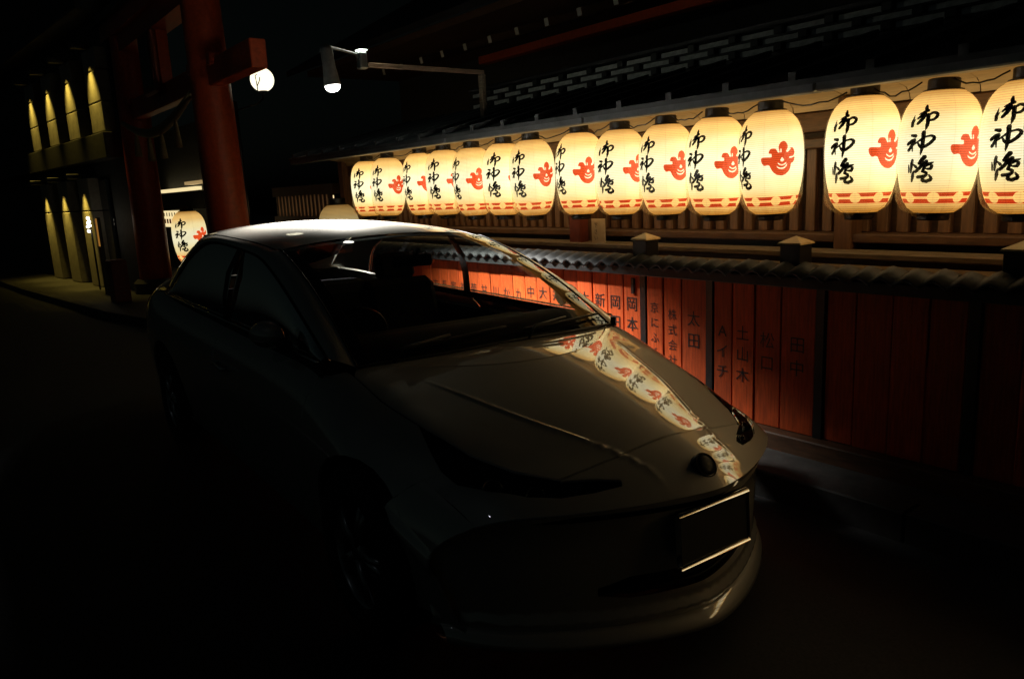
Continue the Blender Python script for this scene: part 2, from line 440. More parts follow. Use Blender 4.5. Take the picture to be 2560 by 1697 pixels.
EMB = [(800,1210),(690,1180),(600,1110),(540,1020),(495,925),(435,905),(380,925),(320,880),(285,800),(285,720),(330,695),(410,695),(545,700),(555,650),(550,612),(490,600),(482,555),(520,482),(590,465),(660,480),(700,540),(722,582),(760,582),(745,500),(735,430),(770,340),(830,290),(900,285),(960,340),(992,420),(975,500),(942,545),(970,585),(1030,545),(1072,505),(1060,472),(1142,470),(1192,550),(1200,620),(1160,690),(1090,705),(1035,712),(1038,748),(1120,742),(1200,715),(1192,810),(1142,870),(1090,900),(1080,980),(1040,1080),(960,1160),(880,1202)]
EMH = [[(825,718),(785,785),(800,822),(850,826),(882,795),(858,745)],
       [(712,852),(770,892),(830,906),(890,890),(945,850),(930,905),(860,935),(790,930),(735,900)],
       [(692,945),(750,985),(820,998),(900,975),(968,895),(960,950),(900,1015),(825,1038),(750,1018),(705,985)],
       [(788,488),(812,500),(812,575),(782,580)]]
def inpoly(p, poly):
    x, y = p; c = False; n = len(poly)
    for i in range(n):
        x1, y1 = poly[i]; x2, y2 = poly[i-1]
        if (y1 > y) != (y2 > y) and x < (x2-x1)*(y-y1)/(y2-y1)+x1: c = not c
    return c
def cdt_fill(outline, holes, step, extra=()):
    """triangulate a 2D region (with interior points and extra poly-lines)"""
    pts, eds = [], []
    def loop(pl, closed=True):
        n0 = len(pts); pts.extend(Vector(p) for p in pl); n = len(pl)
        for i in range(n if closed else n-1): eds.append((n0+i, n0+(i+1) % n))
    loop(outline)
    for h in holes: loop(h)
    for e in extra: loop(e, False)
    xs = [p[0] for p in outline]; ys = [p[1] for p in outline]
    sx, sy = step if isinstance(step, tuple) else (step, step)
    nx, ny = int((max(xs)-min(xs))/sx)+1, int((max(ys)-min(ys))/sy)+1
    ol = np.array(outline)
    for i in range(nx+1):
        for j in range(ny+1):
            p = (min(xs)+(i+.5*(j % 2))*sx, min(ys)+j*sy)
            if inpoly(p, outline) and not any(inpoly(p, h) for h in holes): pts.append(Vector(p))
    V, _, F, _, _, _ = delaunay_2d_cdt(pts, eds, [], 0, 1e-6)
    out = []
    for f in F:
        c = ((V[f[0]].x+V[f[1]].x+V[f[2]].x)/3, (V[f[0]].y+V[f[1]].y+V[f[2]].y)/3)
        if inpoly(c, outline) and not any(inpoly(c, h) for h in holes): out.append(tuple(f))
    return [(v.x, v.y) for v in V], out
def smooth_loop(pl, n=3):
    out = []; m = len(pl)
    for i in range(m):
        p0, p1, p2, p3 = (Vector(pl[(i+k-1) % m]) for k in range(4))
        for k in range(n):
            s = k/n
            q = .5*((2*p1)+(-p0+p2)*s+(2*p0-5*p1+4*p2-p3)*s*s+(-p0+3*p1-3*p2+p3)*s**3)
            out.append((q.x, q.y))
    return out
_lv, _lf = lettering_mesh()
_ev, _ef = cdt_fill(smooth_loop(EMB), [smooth_loop(h) for h in EMH], 60)
ESC = .000222
TEXT_Z, EMB_Z, BAND_Z = .362, .335, .085

def build_lantern_meshes(paper, redm, discm):
    out = {}
    def mk(name, v, f, m_, sm=True):
        me = bpy.data.meshes.new(name); me.from_pydata([tuple(p) for p in v], [], f); me.update(); me.materials.append(m_)
        if sm: me.polygons.foreach_set('use_smooth', [True]*len(me.polygons))
        out[name] = me
    b = MB(); b.lathe([(lan_r(z), z) for z in np.linspace(0, LAN_H, 24)], 36)
    mk('paper_body', b.v, b.f, paper)
    mk('lettering', [wrap(x, y+TEXT_Z, 0, .0016) for x, y in _lv], _lf, M['ink'], False)
    mk('emblem', [wrap((x-800)*ESC, -(y-780)*ESC+EMB_Z, math.radians(74), .0014) for x, y in _ev], _ef, redm, False)
    stripes = []
    for z0, z1 in ((BAND_Z-.030, BAND_Z-.006), (BAND_Z+.006, BAND_Z+.028)):
        v, f = [], []; n = 72
        for z in (z0, (z0+z1)/2, z1):
            for k in range(n): v.append(wrap(0, z, 2*math.pi*k/n, .0014))
        for r in range(2):
            for k in range(n): f.append((r*n+k, r*n+(k+1) % n, (r+1)*n+(k+1) % n, (r+1)*n+k))
        mk('stripe_band', v, f, redm); stripes.append(out['stripe_band'])
    out['stripe_band'] = stripes
    v, f = [wrap(0, BAND_Z, 0, .0026)], []
    for rr in (.016, .029):
        for k in range(20):
            th = 2*math.pi*k/20
            v.append(wrap(rr*math.cos(th)*.196/lan_r(BAND_Z), BAND_Z+rr*math.sin(th), 0, .0026))
    for k in range(20):
        k2 = (k+1) % 20
        f += [(0, 1+k, 1+k2), (1+k, 21+k, 21+k2, 1+k2)]
    mk('band_disc', v, f, discm)
    b = MB(); b.lathe([(0, LAN_H+.062), (.072, LAN_H+.062), (.078, LAN_H+.056), (.078, LAN_H+.01), (.098, LAN_H+.004), (.098, LAN_H-.006), (.06, LAN_H-.006)], 28)
    mk('top_ring', b.v, b.f, M['black_paint'], False)
    b = MB(); b.lathe([(.06, .006), (.098, .006), (.098, -.004), (.080, -.010), (.080, -.034), (.074, -.040), (0, -.040)], 28)
    mk('bottom_ring', b.v, b.f, M['black_paint'], False)
    # crumpled clear rain cover gathered under the lantern
    films = []
    for variant in range(3):
        rg = np.random.default_rng(30+variant)
        ph = rg.uniform(0, 6.28, 12)
        v, f = [], []; n, zz = 64, np.concatenate([np.linspace(.625, .30, 7)[:-1], np.linspace(.30, -.022, 18)])
        for i, z in enumerate(zz):
            low = max(0, (.24-z)/.26)
            for k in range(n):
                th = 2*math.pi*k/n
                wr = .004*math.sin(9*th+ph[0]+z*8)+.004*math.sin(17*th+ph[1]-z*21)+.003*math.sin(29*th+ph[2]+z*40)
                sag = low**1.3*(.024+.020*math.sin(th+ph[3]))
                close = -.055*max(0, (.05-z)/.07)**1.5
                r = lan_r(max(z, 0))+.006+sag+wr*(.12+1.7*low)+close
                v.append((r*math.cos(th), r*math.sin(th), z+.006*math.sin(7*th+ph[4])*low))
        for i in range(len(zz)-1):
            for k in range(n): f.append((i*n+k, i*n+(k+1) % n, (i+1)*n+(k+1) % n, (i+1)*n+k))
        me = bpy.data.meshes.new('rain_cover'); me.from_pydata(v, [], f); me.update(); me.materials.append(M['film'])
        me.polygons.foreach_set('use_smooth', [True]*len(me.polygons)); films.append(me)
    out['rain_cover'] = films
    return out
LM = build_lantern_meshes(M['lan_paper'], M['lan_red'], M['lan_disc'])

def lantern(loc, ang, label, group, meshes=LM, scale=1.0, parts=('paper_body', 'lettering', 'emblem', 'stripe_band', 'band_disc', 'top_ring', 'bottom_ring', 'rain_cover'), variant=0, name='paper_lantern'):
    r = empty(name, loc, (0, 0, ang)); r.scale = (scale*.94,)*3
    tag(r, label, 'lantern', group)
    for p in parts:
        me = meshes[p]
        if p == 'rain_cover': me = me[variant % 3]
        if p == 'stripe_band':
            for m_ in me: link(bpy.data.objects.new(p, m_), r)
        elif p == 'band_disc':
            for q in range(8):
                o = bpy.data.objects.new(p, me); o.rotation_euler = (0, 0, 2*math.pi*(q+.5)/8); link(o, r)
        else:
            link(bpy.data.objects.new(p, me), r)
    return r

LAN_Y, LAN_Z = 4.1, 1.36
LX = [-1.38, -1.77, -2.16, -2.71, -3.12, -3.52, -3.95, -4.38, -4.94, -5.35, -5.79, -6.26, -6.69, -7.40, -7.86]
OFF = [-.42, -.42, -.52, -.84, -.68, -.72, -.58, -.84, -.64, -.50, -.88, -.60, -.82, -.66, -.56]
ORD = ['first', 'second', 'third', 'fourth', 'fifth', 'sixth', 'seventh', 'eighth', 'ninth', 'tenth', 'eleventh', 'twelfth', 'thirteenth', 'fourteenth', 'fifteenth']
ORD = ['first', 'second', 'third', 'fourth', 'fifth', 'sixth', 'seventh', 'eighth', 'ninth', 'tenth', 'eleventh', 'twelfth', 'thirteenth', 'fourteenth', 'fifteenth']
for k, x in enumerate((-.98, -.58, -.02, .39, .80, 1.21, 1.62)):
    lantern((x, LAN_Y, LAN_Z), math.atan2(-LAN_Y, -x)-.4-.1*(k % 3), 'paper lantern beyond the right edge of the photo, %s one past the frame' % ORD[k], 'paper lanterns right of the frame', variant=k)
for i, x in enumerate(LX):
    to_cam = math.atan2(0-LAN_Y, 0-x)
    # azimuth of the lettering: seen to the left of the middle by OFF (left in view = clockwise from above)
    ang = to_cam + math.asin(OFF[i])
    extra = ''
    tilt = random.uniform(-.02, .02)
    o = lantern((x, LAN_Y, LAN_Z+random.uniform(-.006, .006)), ang, 'glowing white paper lantern under the eave, %s from the right edge of the photo%s' % (ORD[i], extra), 'paper lanterns hanging in a row under the eave', variant=i)
    o.rotation_euler = (tilt, random.uniform(-.02, .02), ang); o.scale = tuple(q*random.uniform(.985, 1.015) for q in o.scale)

# ------------------------------------------------------------------ low shrine building behind the lanterns
WX0, WX1 = -9.3, 3.0
EAVE_Y, EAVE_Z = 3.84, 2.03
RIDGE_Y, RIDGE_Z = 5.5, 2.50
bld = tag(empty('shrine_gallery', (0, 0, 0)), 'long low dark timber gallery with slatted wall behind the row of lanterns', 'building')
MB().box(WX0, WX1, 4.70, 4.80, PZ, 2.2).obj('wall', M['wood_dark'], bld)
MB().box(WX0, WX1, 4.50, 4.70, 1.84, 1.958, .008).obj('lintel', M['wood_dark'], bld)
MB().box(WX0, WX1, 4.54, 4.70, 1.74, 1.80, .006).obj('head_rail', M['wood_dark'], bld)
MB().box(WX0, WX1, 4.44, 4.70, 1.165, 1.215, .006).obj('sill_rail', M['wood_dark'], bld)
MB().box(WX0, WX1, 4.26, 4.46, 1.085, 1.125, .008).obj('ledge_board', M['wood_grey'], bld)
MB().box(WX0, WX1, 4.02, 4.24, 1.02, 1.058, .008).obj('ledge_board', M['wood_grey'], bld)
MB().box(WX0, WX1, 4.30, 4.40, .62, 1.082, .006).obj('apron_board', M['wood_dark'], bld)
sl = None
n_sl = int((WX1-WX0)/.118)
for i in range(n_sl):
    x = WX0+.06+i*.118
    if sl is None: sl = MB().box(-.033, .033, 0, .05, 1.217, 1.738, .004).obj('slat', M['wood_v'], bld); o = sl
    else: o = clone(sl, bld)
    o.location = (x, 4.60+random.uniform(-.003, .003), 0)
po = None
for x in (-9.2, -7.03, -4.66, -2.43, -.2, 2.0):
    if po is None: po = MB().box(-.055, .055, 4.42, 4.56, PZ, 2.02, .006).obj('post', M['wood_v'], bld); o = po
    else: o = clone(po, bld)
    o.location = (x, 0, 0)
# eave: pale soffit boards, rafters, gutter and sheet roof with battens
sb = None
for i in range(int((WX1-WX0)/.36)):
    x = WX0+i*.36
    if sb is None:
        cv = [(EAVE_Y+.068, EAVE_Z-.012), (4.15, EAVE_Z+.012), (4.34, EAVE_Z+.016), (4.44, EAVE_Z-.002), (4.485, EAVE_Z-.035), (4.497, EAVE_Z-.068)]
        vv = [(x_, y, z+dz) for x_ in (.003, .357) for (y, z) in cv for dz in (0, .014)]
        m_ = len(cv)*2; ff = []
        for k in range(len(cv)-1):
            a = 2*k; ff += [(a, a+2, a+2+m_, a+m_), (a+1, a+1+m_, a+3+m_, a+3), (a, a+1, a+3, a+2), (a+m_, a+2+m_, a+3+m_, a+1+m_)]
        ff += [(0, m_, m_+1, 1), (m_-2, m_-1, 2*m_-1, 2*m_-2)]
        sb = mesh_obj('soffit_board', vv, ff, M['wood_light'], bld); o = sb
    else: o = clone(sb, bld)
    o.location = (x, 0, random.uniform(-.002, .002))
MB().box(WX0, WX1, 4.06, 4.14, EAVE_Z+.015, EAVE_Z+.035+.03).obj('hanging_rail', M['black_paint'], bld)
gt = None
for i in range(7):
    x = WX0+i*1.757
    if gt is None:
        gt = MB().box(.004, 1.753, EAVE_Y-.03, EAVE_Y+.065, EAVE_Z-.028, EAVE_Z+.048, .008).obj('gutter', M['gutter'], bld); o = gt
    else: o = clone(gt, bld)
    o.location = (x, 0, 0)
def roof_z(y): return EAVE_Z+.055+(RIDGE_Z-EAVE_Z-.055)*(y-EAVE_Y)/(RIDGE_Y-EAVE_Y)
mesh_obj('roof', [(WX0, EAVE_Y-.05, roof_z(EAVE_Y-.05)), (WX1, EAVE_Y-.05, roof_z(EAVE_Y-.05)), (WX1, RIDGE_Y, RIDGE_Z), (WX0, RIDGE_Y, RIDGE_Z), (WX0, EAVE_Y-.05, roof_z(EAVE_Y-.05)-.03), (WX1, EAVE_Y-.05, roof_z(EAVE_Y-.05)-.03), (WX1, RIDGE_Y, RIDGE_Z-.03), (WX0, RIDGE_Y, RIDGE_Z-.03), (WX1, RIDGE_Y+1.6, roof_z(EAVE_Y)), (WX0, RIDGE_Y+1.6, roof_z(EAVE_Y))], [(0, 1, 2, 3), (7, 6, 5, 4), (4, 5, 1, 0), (5, 6, 2, 1), (7, 4, 0, 3), (3, 2, 8, 9)], M['sheet_roof'], bld)
bt = None
for i in range(int((WX1-WX0)/.42)):
    x = WX0+.2+i*.42
    if bt is None:
        y0, y1 = EAVE_Y-.07, RIDGE_Y-.05
        bt = mesh_obj('roof_batten', [(s*.022, y, roof_z(y)+h) for y in (y0, y1) for s in (-1, 1) for h in (.002, .045)], [(0, 1, 3, 2), (4, 6, 7, 5), (0, 4, 5, 1), (2, 3, 7, 6), (1, 5, 7, 3)], M['sheet_roof'], bld); o = bt
    else: o = clone(bt, bld)
    o.location = (x, 0, 0)
# open-work ridge: two courses of pale tiles between dark bars and blocks
MB().box(WX0+1.5, WX1, RIDGE_Y+.01, RIDGE_Y+.12, RIDGE_Z-.04, RIDGE_Z+.03, .01).obj('ridge_base', M['tile'], bld)
for h in (.095, .155):
    MB().box(WX0+1.5, WX1, RIDGE_Y+.02, RIDGE_Y+.11, RIDGE_Z+h-.012, RIDGE_Z+h+.004).obj('ridge_bar', M['tile'], bld)
MB().box(WX0+1.5, WX1, RIDGE_Y, RIDGE_Y+.13, RIDGE_Z+.213, RIDGE_Z+.265, .012).obj('ridge_cap', M['tile'], bld)
pt_, bk = None, None
for row in range(3):
    z = RIDGE_Z+.034+row*.061
    x = WX0+1.55+(row % 2)*.21
    while x < 1.0:
        if pt_ is None:
            pt_ = MB().box(0, .325, .035, .09, 0, .046, .004).obj('ridge_tile', M['ridge_pale'], bld); o = pt_
            bk = MB().box(0, .075, -.01, .10, -.004, .056, .006).obj('ridge_block', M['tile'], bld); k_ = bk
        else: o = clone(pt_, bld); k_ = clone(bk, bld)
        o.location = (x, RIDGE_Y+random.uniform(-.004, .004), z); k_.location = (x+.335, RIDGE_Y, z)
        x += .42

# paper notice and short red post in front of the slats
nb = tag(empty('paper_notice', (-4.40, 4.30, 1.10)), 'pale paper notice with brushed writing propped on the ledge below the lanterns', 'notice')
MB().box(-.075, .075, -.004, .006, 0, .215, .002).obj('sheet', M['paper'], nb)
rp = tag(MB().box(-.065, .065, -.05, .05, 0, .25, .006).obj('short_red_post', M['red_post'], None, loc=(-4.66, 4.33, 1.09)), 'short dull red post standing on the ledge beside the paper notice', 'post')

# lantern cable
for i in range(len(LX)-1):
    xa, xb = LX[i]-.075, LX[i+1]+.075
    pts = []
    for k in range(9):
        s = k/8; pts.append((xa+(xb-xa)*s, LAN_Y-.03-.02*math.sin(math.pi*s), LAN_Z+.94*LAN_H+.042-(.035+.02*random.random())*math.sin(math.pi*s)))
    tag(MB().tube(pts, .0045, 6).obj('lantern_cable', M['black_paint'], None, True), 'thin black cable drooping between the %s and %s lanterns from the right' % (ORD[i], ORD[i+1]), 'cable', 'cables between the lanterns')

# ------------------------------------------------------------------ vermilion fence with donor names
def text_mesh(body, size):
    cu = bpy.data.curves.new('text', 'FONT'); cu.body = body; cu.size = size; cu.align_x = 'CENTER'; cu.resolution_u = 3
    o = bpy.data.objects.new('text', cu); COL.objects.link(o)
    dg = bpy.context.evaluated_depsgraph_get(); dg.update()
    me = bpy.data.meshes.new_from_object(o.evaluated_get(dg), depsgraph=dg)
    bpy.data.objects.remove(o); bpy.data.curves.remove(cu)
    return me
FY = 3.2
FK = 1.125; FDZ = CAM_H*(1-FK)
fence = tag(empty('vermilion_fence', (0, FY*FK, FDZ)), 'vermilion plank fence with black donor names and a tiled coping, beside the car', 'fence'); fence.scale = (FK, FK, FK)
FZ0, FZ1 = .365, 1.075
STRAPS = [-2.926, -2.465, -1.845, -1.2]
edges = [-2.95]
x = -2.95
while x > -9.0: x -= random.choice((.126, .130, .134, .140)); edges.append(x)
PX = []
for a, b_ in zip(edges[:-1], edges[1:]): PX.append((b_, a))
seg = [(-2.90, -2.78), (-2.78, -2.655), (-2.655, -2.49), (-2.44, -2.325), (-2.325, -2.195), (-2.195, -2.05), (-2.05, -1.87), (-1.82, -1.68), (-1.68, -1.52), (-1.52, -1.37), (-1.37, -1.225), (-1.175, -1.03), (-1.03, -.89), (-.89, -.74), (-.74, -.6), (-.6, -.45), (-.45, -.3), (-.3, -.15), (-.15, 0), (0, .15), (.15, .3), (.3, .45), (.45, .6), (.6, .8), (.8, 1.0)]
PX += seg
pk_ref = {}
planks = {}
for (a, b_) in PX:
    wd = round(b_-a, 3)
    if wd not in pk_ref:
        pk_ref[wd] = MB().box(-wd/2+.003, wd/2-.003, 0, .022, FZ0, FZ1, .0025).obj('plank', M['plank'], fence); o = pk_ref[wd]
    else: o = clone(pk_ref[wd], fence)
    o.location = ((a+b_)/2, random.uniform(-.004, .004), random.uniform(-.004, .0))
    planks[(a+b_)/2] = o
def plank_near(x): return planks[min(planks, key=lambda k: abs(k-x))]
def plank_text(x, s, ztop, size, gap=1.08):
    p = plank_near(x)
    for i, ch in enumerate(s):
        me = text_mesh(ch, size); me.materials.append(M['ink_plank'])
        o = bpy.data.objects.new('lettering', me); link(o, p)
        o.rotation_euler = (math.pi/2, 0, 0)
        o.location = (0, -.003, ztop-size*(.86+i*gap))
NAMES = [(-2.84, '京にふく', .93, .075), (-2.72, '株式会社', .90, .075), (-2.58, '太田', .905, .105), (-2.38, 'Aイチ', .86, .095), (-2.26, '土山木', .86, .095), (-2.12, '松口', .84, .10), (-1.95, '田中', .84, .10),
         (-3.02, '岡本', .945, .105), (-3.15, '岡田', .945, .105), (-3.28, '新井', .945, .105), (-3.41, '木村', .945, .10), (-3.55, '山口', .945, .10), (-3.68, '井上', .945, .10), (-3.82, '大西', .945, .10), (-3.96, '中川', .945, .10), (-4.09, '九屋', .915, .095), (-4.22, 'かね', .915, .095), (-4.36, '川村', .915, .095), (-4.49, '甘春', .915, .095), (-4.63, '菊水', .915, .095), (-4.76, '祇園', .915, .095), (-4.90, '家元', .915, .095), (-5.03, '長谷', .915, .095), (-5.17, '吉田', .915, .095), (-5.3, '北村', .915, .095)]
for x, s, zt, sz in NAMES: plank_text(x, s, zt, sz*.86, 1.32)
MB().box(-9.05, 1.0, .03, .07, .30, .38).obj('back_rail', M['wood_dark'], fence)
MB().box(-9.05, 1.0, .03, .07, .90, .98).obj('back_rail', M['wood_dark'], fence)
st = None
for x in STRAPS:
    if st is None: st = MB().box(-.022, .022, -.008, .024, FZ0-.04, FZ1+.002, .002).obj('strap_post', M['black_paint'], fence); o = st
    else: o = clone(st, fence)
    o.location = (x, 0, 0)
MB().box(-.012, .012, -.012, -.002, .96, 1.05, .002).obj('latch_bar', M['black_paint'], fence, loc=(-3.0, 0, 0))
MB().box(-9.05, 1.0, -.07, .10, FZ0-.10-.07, FZ0-.003, .006).obj('base_beam', M['wood_dark'], fence)
# coping: dark board and a row of small rounded tiles
MB().box(-9.05, 1.0, -.085, .11, FZ1+.004, FZ1+.055, .004).obj('coping_board', M['tile'], fence)
tv, tf = [], []
prof = [(-.052, .012), (-.04, .014), (-.022, .030), (0, .037), (.022, .030), (.04, .014), (.052, .012)]
for y, dz in ((-.11, -.012), (0, .022), (.13, -.012)):
    for (px, pz) in prof: tv.append((px, y, FZ1+.056+pz+dz))
    for (px, pz) in prof: tv.append((px, y, FZ1+.056+pz+dz-.014))
np_ = len(prof)
for r in range(2):
    for k in range(np_-1):
        a = r*2*np_+k; b_ = a+2*np_
        tf += [(a, a+1, b_+1, b_), (a+np_, b_+np_, b_+np_+1, a+np_+1)]
for r in (0, 2):
    for k in range(np_-1): a = r*2*np_+k; tf.append((a, a+np_, a+np_+1, a+1) if r == 0 else (a, a+1, a+np_+1, a+np_))
tl = None
x = -9.0
while x < 1.0:
    if tl is None: tl = mesh_obj('coping_tile', tv, tf, M['tile'], fence, True); o = tl
    else: o = clone(tl, fence)
    o.location = (x, random.uniform(-.004, .004), random.uniform(-.003, .003)); x += .101
for k, x in enumerate((-2.975, -2.028, -1.08)):
    o = empty('capped_post', (x*FK, FY*FK, FDZ)); o.scale = (FK, FK, FK)
    tag(o, ['square black fence post with a pale pyramid cap nearest the car', 'square black fence post with a pale pyramid cap, middle one right of the car', 'square black fence post with a pyramid cap lost in the dark at right'][k], 'post', 'capped posts of the fence')
    MB().box(-.052, .052, .026, .13, .282, 1.262, .003).obj('shaft', M['black_paint'], o)
    mesh_obj('cap', [(-.062, .016, 1.264), (.062, .016, 1.264), (.062, .14, 1.264), (-.062, .14, 1.264), (-.058, .02, 1.272), (.058, .02, 1.272), (.058, .136, 1.272), (-.058, .136, 1.272), (0, .078, 1.302)], [(0, 3, 2, 1), (0, 1, 5, 4), (1, 2, 6, 5), (2, 3, 7, 6), (3, 0, 4, 7), (4, 5, 8), (5, 6, 8), (6, 7, 8), (7, 4, 8)], M['brass'], o)

for k, ch in enumerate('下さい'):
    me = text_mesh(ch, .042); me.materials.append(M['ink'])
    o = bpy.data.objects.new('lettering', me); link(o, nb); o.rotation_euler = (math.pi/2, 0, 0); o.location = (-.022, -.0065, .148-.05*k)
# ------------------------------------------------------------------ hall behind: rafters with white ends, red beam
hall = tag(empty('shrine_hall', (0, 7.0, 0)), 'dark tall shrine hall behind, with a red beam and white-tipped rafters under its eave', 'building')
MB().box(-14, 4, 1.2, 1.4, PZ, 4.6).obj('wall', M['plaster_dark'], hall)
MB().box(-9.6, 4, .0, .16, 3.405, 3.515, .008).obj('beam', M['vermilion'], hall)
ra = None
for i in range(24):
    x = -11.93+i*.605
    if ra is None:
        ra = MB().box(-.04, .04, -.30, 1.2, -.05, .05, .004).obj('rafter', M['wood_dark'], hall)
        ti = MB().box(-.036, .036, -.306, -.302, -.046, .046).obj('rafter_tip', M['white_paint'], ra); o = ra
    else:
        o = clone(ra, hall); clone(ti, o)
    o.location = (x, 0, 3.69); o.rotation_euler = (math.radians(14), 0, 0)
MB().box(-14, 4, -.75, 1.4, 3.80, 3.9).obj('eave_board', M['wood_dark'], hall)
mesh_obj('roof', [(-14.5, -.95, 3.85), (4.5, -.95, 3.85), (4.5, 3.5, 6.2), (-14.5, 3.5, 6.2), (-14.5, -.95, 3.95), (4.5, -.95, 3.95), (4.5, 3.5, 6.35), (-14.5, 3.5, 6.35)], [(0, 3, 2, 1), (4, 5, 6, 7), (0, 1, 5, 4), (1, 2, 6, 5), (2, 3, 7, 6), (3, 0, 4, 7)], M['tile'], hall)

# ------------------------------------------------------------------ floodlight on its bracket
FX = -6.1
fl = tag(empty('floodlight', (FX, 4.48, 0)), 'white tubular floodlight shining down from the end of a roof bracket above the car', 'floodlight')
MB().box(-.028, .028, -.026, .026, 2.26, 2.655, .004).obj('post', M['wood_grey'], fl)
MB().box(-.017, .017, -1.20, .02, 2.656, 2.694, .004).obj('arm', M['wood_arm'], fl)
MB().box(-.036, .036, -1.29, -1.215, 2.64, 2.775, .010).obj('junction_box', M['metal_galv'], fl)
MB().tube([(0, -1.29, 2.72), (.12, -1.37, 2.735), (1.15, -2.11, 2.575), (1.27, -2.175, 2.555)], .011, 8).obj('conduit', M['metal_dark'], fl, True)
MB().box(-.04, .04, -1.29, -1.215, 2.784, 2.796, .003).obj('box_lamp_glass', M['green_lamp'], fl)
l2 = bpy.data.lights.new('box_lamp_beam', 'POINT'); l2.energy = 5; l2.color = (.95, 1.0, .80); l2.shadow_soft_size = .03
lo2 = bpy.data.objects.new('box_lamp_beam', l2); link(lo2, fl); lo2.location = (.0, -1.25, 2.86)
head = empty('lamp_head', (1.27, -2.18, 2.545), (0, 0, 0), fl)
HD = Vector((.08, .06, -.99)).normalized()
head.rotation_euler = HD.to_track_quat('Z', 'Y').to_euler()
MB().lathe([(0, -.01), (.030, -.01), (.040, .02), (.042, .12), (.055, .24), (.055, .245), (.050, .245), (.038, .12), (0, .10)], 24).obj('housing', M['metal_galv'], head, True)
MB().lathe([(.050, .225), (.052, .243), (.047, .264), (.030, .280), (0, .287)], 24).obj('lamp_glass', M['lamp_white'], head, False)
ld = bpy.data.lights.new('flood_beam', 'SPOT'); ld.energy = 2700; ld.spot_size = math.radians(107); ld.spot_blend = 1.0; ld.shadow_soft_size = .06; ld.color = (1.0, .97, .90)
lo = bpy.data.objects.new('flood_beam', ld); link(lo, head); lo.location = (0, 0, .30); lo.rotation_euler = (math.pi, 0, 0)

# ------------------------------------------------------------------ torii
TY = 3.2
tor = tag(empty('torii_gate', (0, TY, 0)), 'tall dark red torii gate beyond the car with a hanging plaque', 'torii')
def pillar(x, lean):
    pts = [(x+lean*(z/4.4), 0, z) for z in np.linspace(PZ, 4.35, 12)]
    p = MB().tube(pts, [.26-.03*(z-PZ)/4.3 for z in np.linspace(PZ, 4.35, 12)], 28).obj('pillar', M['vermilion'], tor, True)
    MB().lathe([(0, PZ), (.36, PZ), (.36, PZ+.18), (.30, PZ+.24), (0, PZ+.24)], 28, x, 0).obj('plinth', M['kerb'], p)
pillar(-9.95, -.16); pillar(-14.25, .16)
MB().box(-16.0, -8.35, -.09, .09, 2.98, 3.28, .012).obj('tie_beam', M['vermilion'], tor)
for x in (-9.62, -10.46, -13.9, -14.7):
    MB().box(x-.06, x+.06, -.14, .14, 3.20, 3.33, .01).obj('wedge', M['vermilion'], tor)
def curved_beam(name, x0, x1, hw, z0, h, rise, m):
    v, f = [], []; n = 24
    for i in range(n+1):
        s = i/n; x = x0+(x1-x0)*s; c = rise*(2*s-1)**4
        v += [(x, -hw, z0+c), (x, hw, z0+c), (x, hw, z0+h+c), (x, -hw, z0+h+c)]
    for i in range(n):
        a, b_ = 4*i, 4*i+4
        for k in range(4): f.append((a+k, a+(k+1) % 4, b_+(k+1) % 4, b_+k))
    f += [(0, 3, 2, 1), (4*n, 4*n+1, 4*n+2, 4*n+3)]
    return mesh_obj(name, v, f, m, tor)
curved_beam('lower_lintel', -16.6, -7.55, .15, 4.02, .26, .20, M['vermilion'])
curved_beam('top_lintel', -17.1, -7.05, .22, 4.282, .26, .24, M['vermilion'])
curved_beam('lintel_roof', -17.3, -6.85, .30, 4.545, .10, .26, M['tile'])
MB().box(-12.25, -11.95, -.08, .08, 3.285, 4.02, .01).obj('strut', M['vermilion'], tor)
pq = MB().box(-12.45, -11.75, -.22, -.14, 3.15, 4.0, .03).obj('plaque', M['red_post'], tor)
MB().box(-12.36, -11.84, -.235, -.222, 3.25, 3.9, .01).obj('plaque_face', M['black_paint'], pq)
# straw rope with tassels
pts = [(-10.15-3.9*s, -.02, 2.93-.30*math.sin(math.pi*s)) for s in np.linspace(0, 1, 20)]
rope = tag(empty('straw_rope', (0, TY-.2, 0)), 'twisted straw rope sagging between the two torii pillars', 'rope')
MB().tube(pts, [.035+.035*math.sin(math.pi*s) for s in np.linspace(0, 1, 20)], 10).obj('rope', M['rope'], rope, True)
for s in (.22, .42, .60, .80):
    x = -10.15-3.9*s; z = 2.93-.30*math.sin(math.pi*s)
    MB().lathe([(.012, z-.03), (.03, z-.12), (.05, z-.34), (.055, z-.40), (0, z-.40)], 10, x, -.02).obj('tassel', M['rope'], rope, True)

# round street globe on its iron bracket, behind the gate
gl = tag(empty('globe_lamp', (-10.42, 4.0, 3.17)), 'round glowing white globe lamp showing beside the end of the torii beam', 'lamp')
prof = [(.155*math.sin(a), -.155*math.cos(a)) for a in np.linspace(.35, math.pi, 18)]
MB().lathe(prof, 28).obj('globe', M['globe'], gl, True)
MB().lathe([(0, -.165), (.056, -.165), (.058, -.142), (.05, -.140)], 20).obj('base_ring', M['metal_dark'], gl, True)
MB().tube([(0, 0, -.16), (-.05, 0, -.24), (-.25, 0, -.28), (-1.15, 0, -.28)], .012, 8).obj('bracket_arm', M['metal_dark'], gl, True)
MB().tube([(-1.15, 0, -.15), (-1.15, 0, -3.05)], .03, 10).obj('lamp_post', M['metal_dark'], gl, True)
MB().tube([(.125, -.12, -.20), (.118, -.125, -.05), (.105, -.13, .03), (.12, -.11, .05)], .006, 6).obj('iron_scroll', M['metal_dark'], gl, True)
MB().tube([(.122, -.12, -.10), (.14, -.09, -.03), (.145, -.085, .01)], .006, 6).obj('iron_scroll', M['metal_dark'], gl, True)

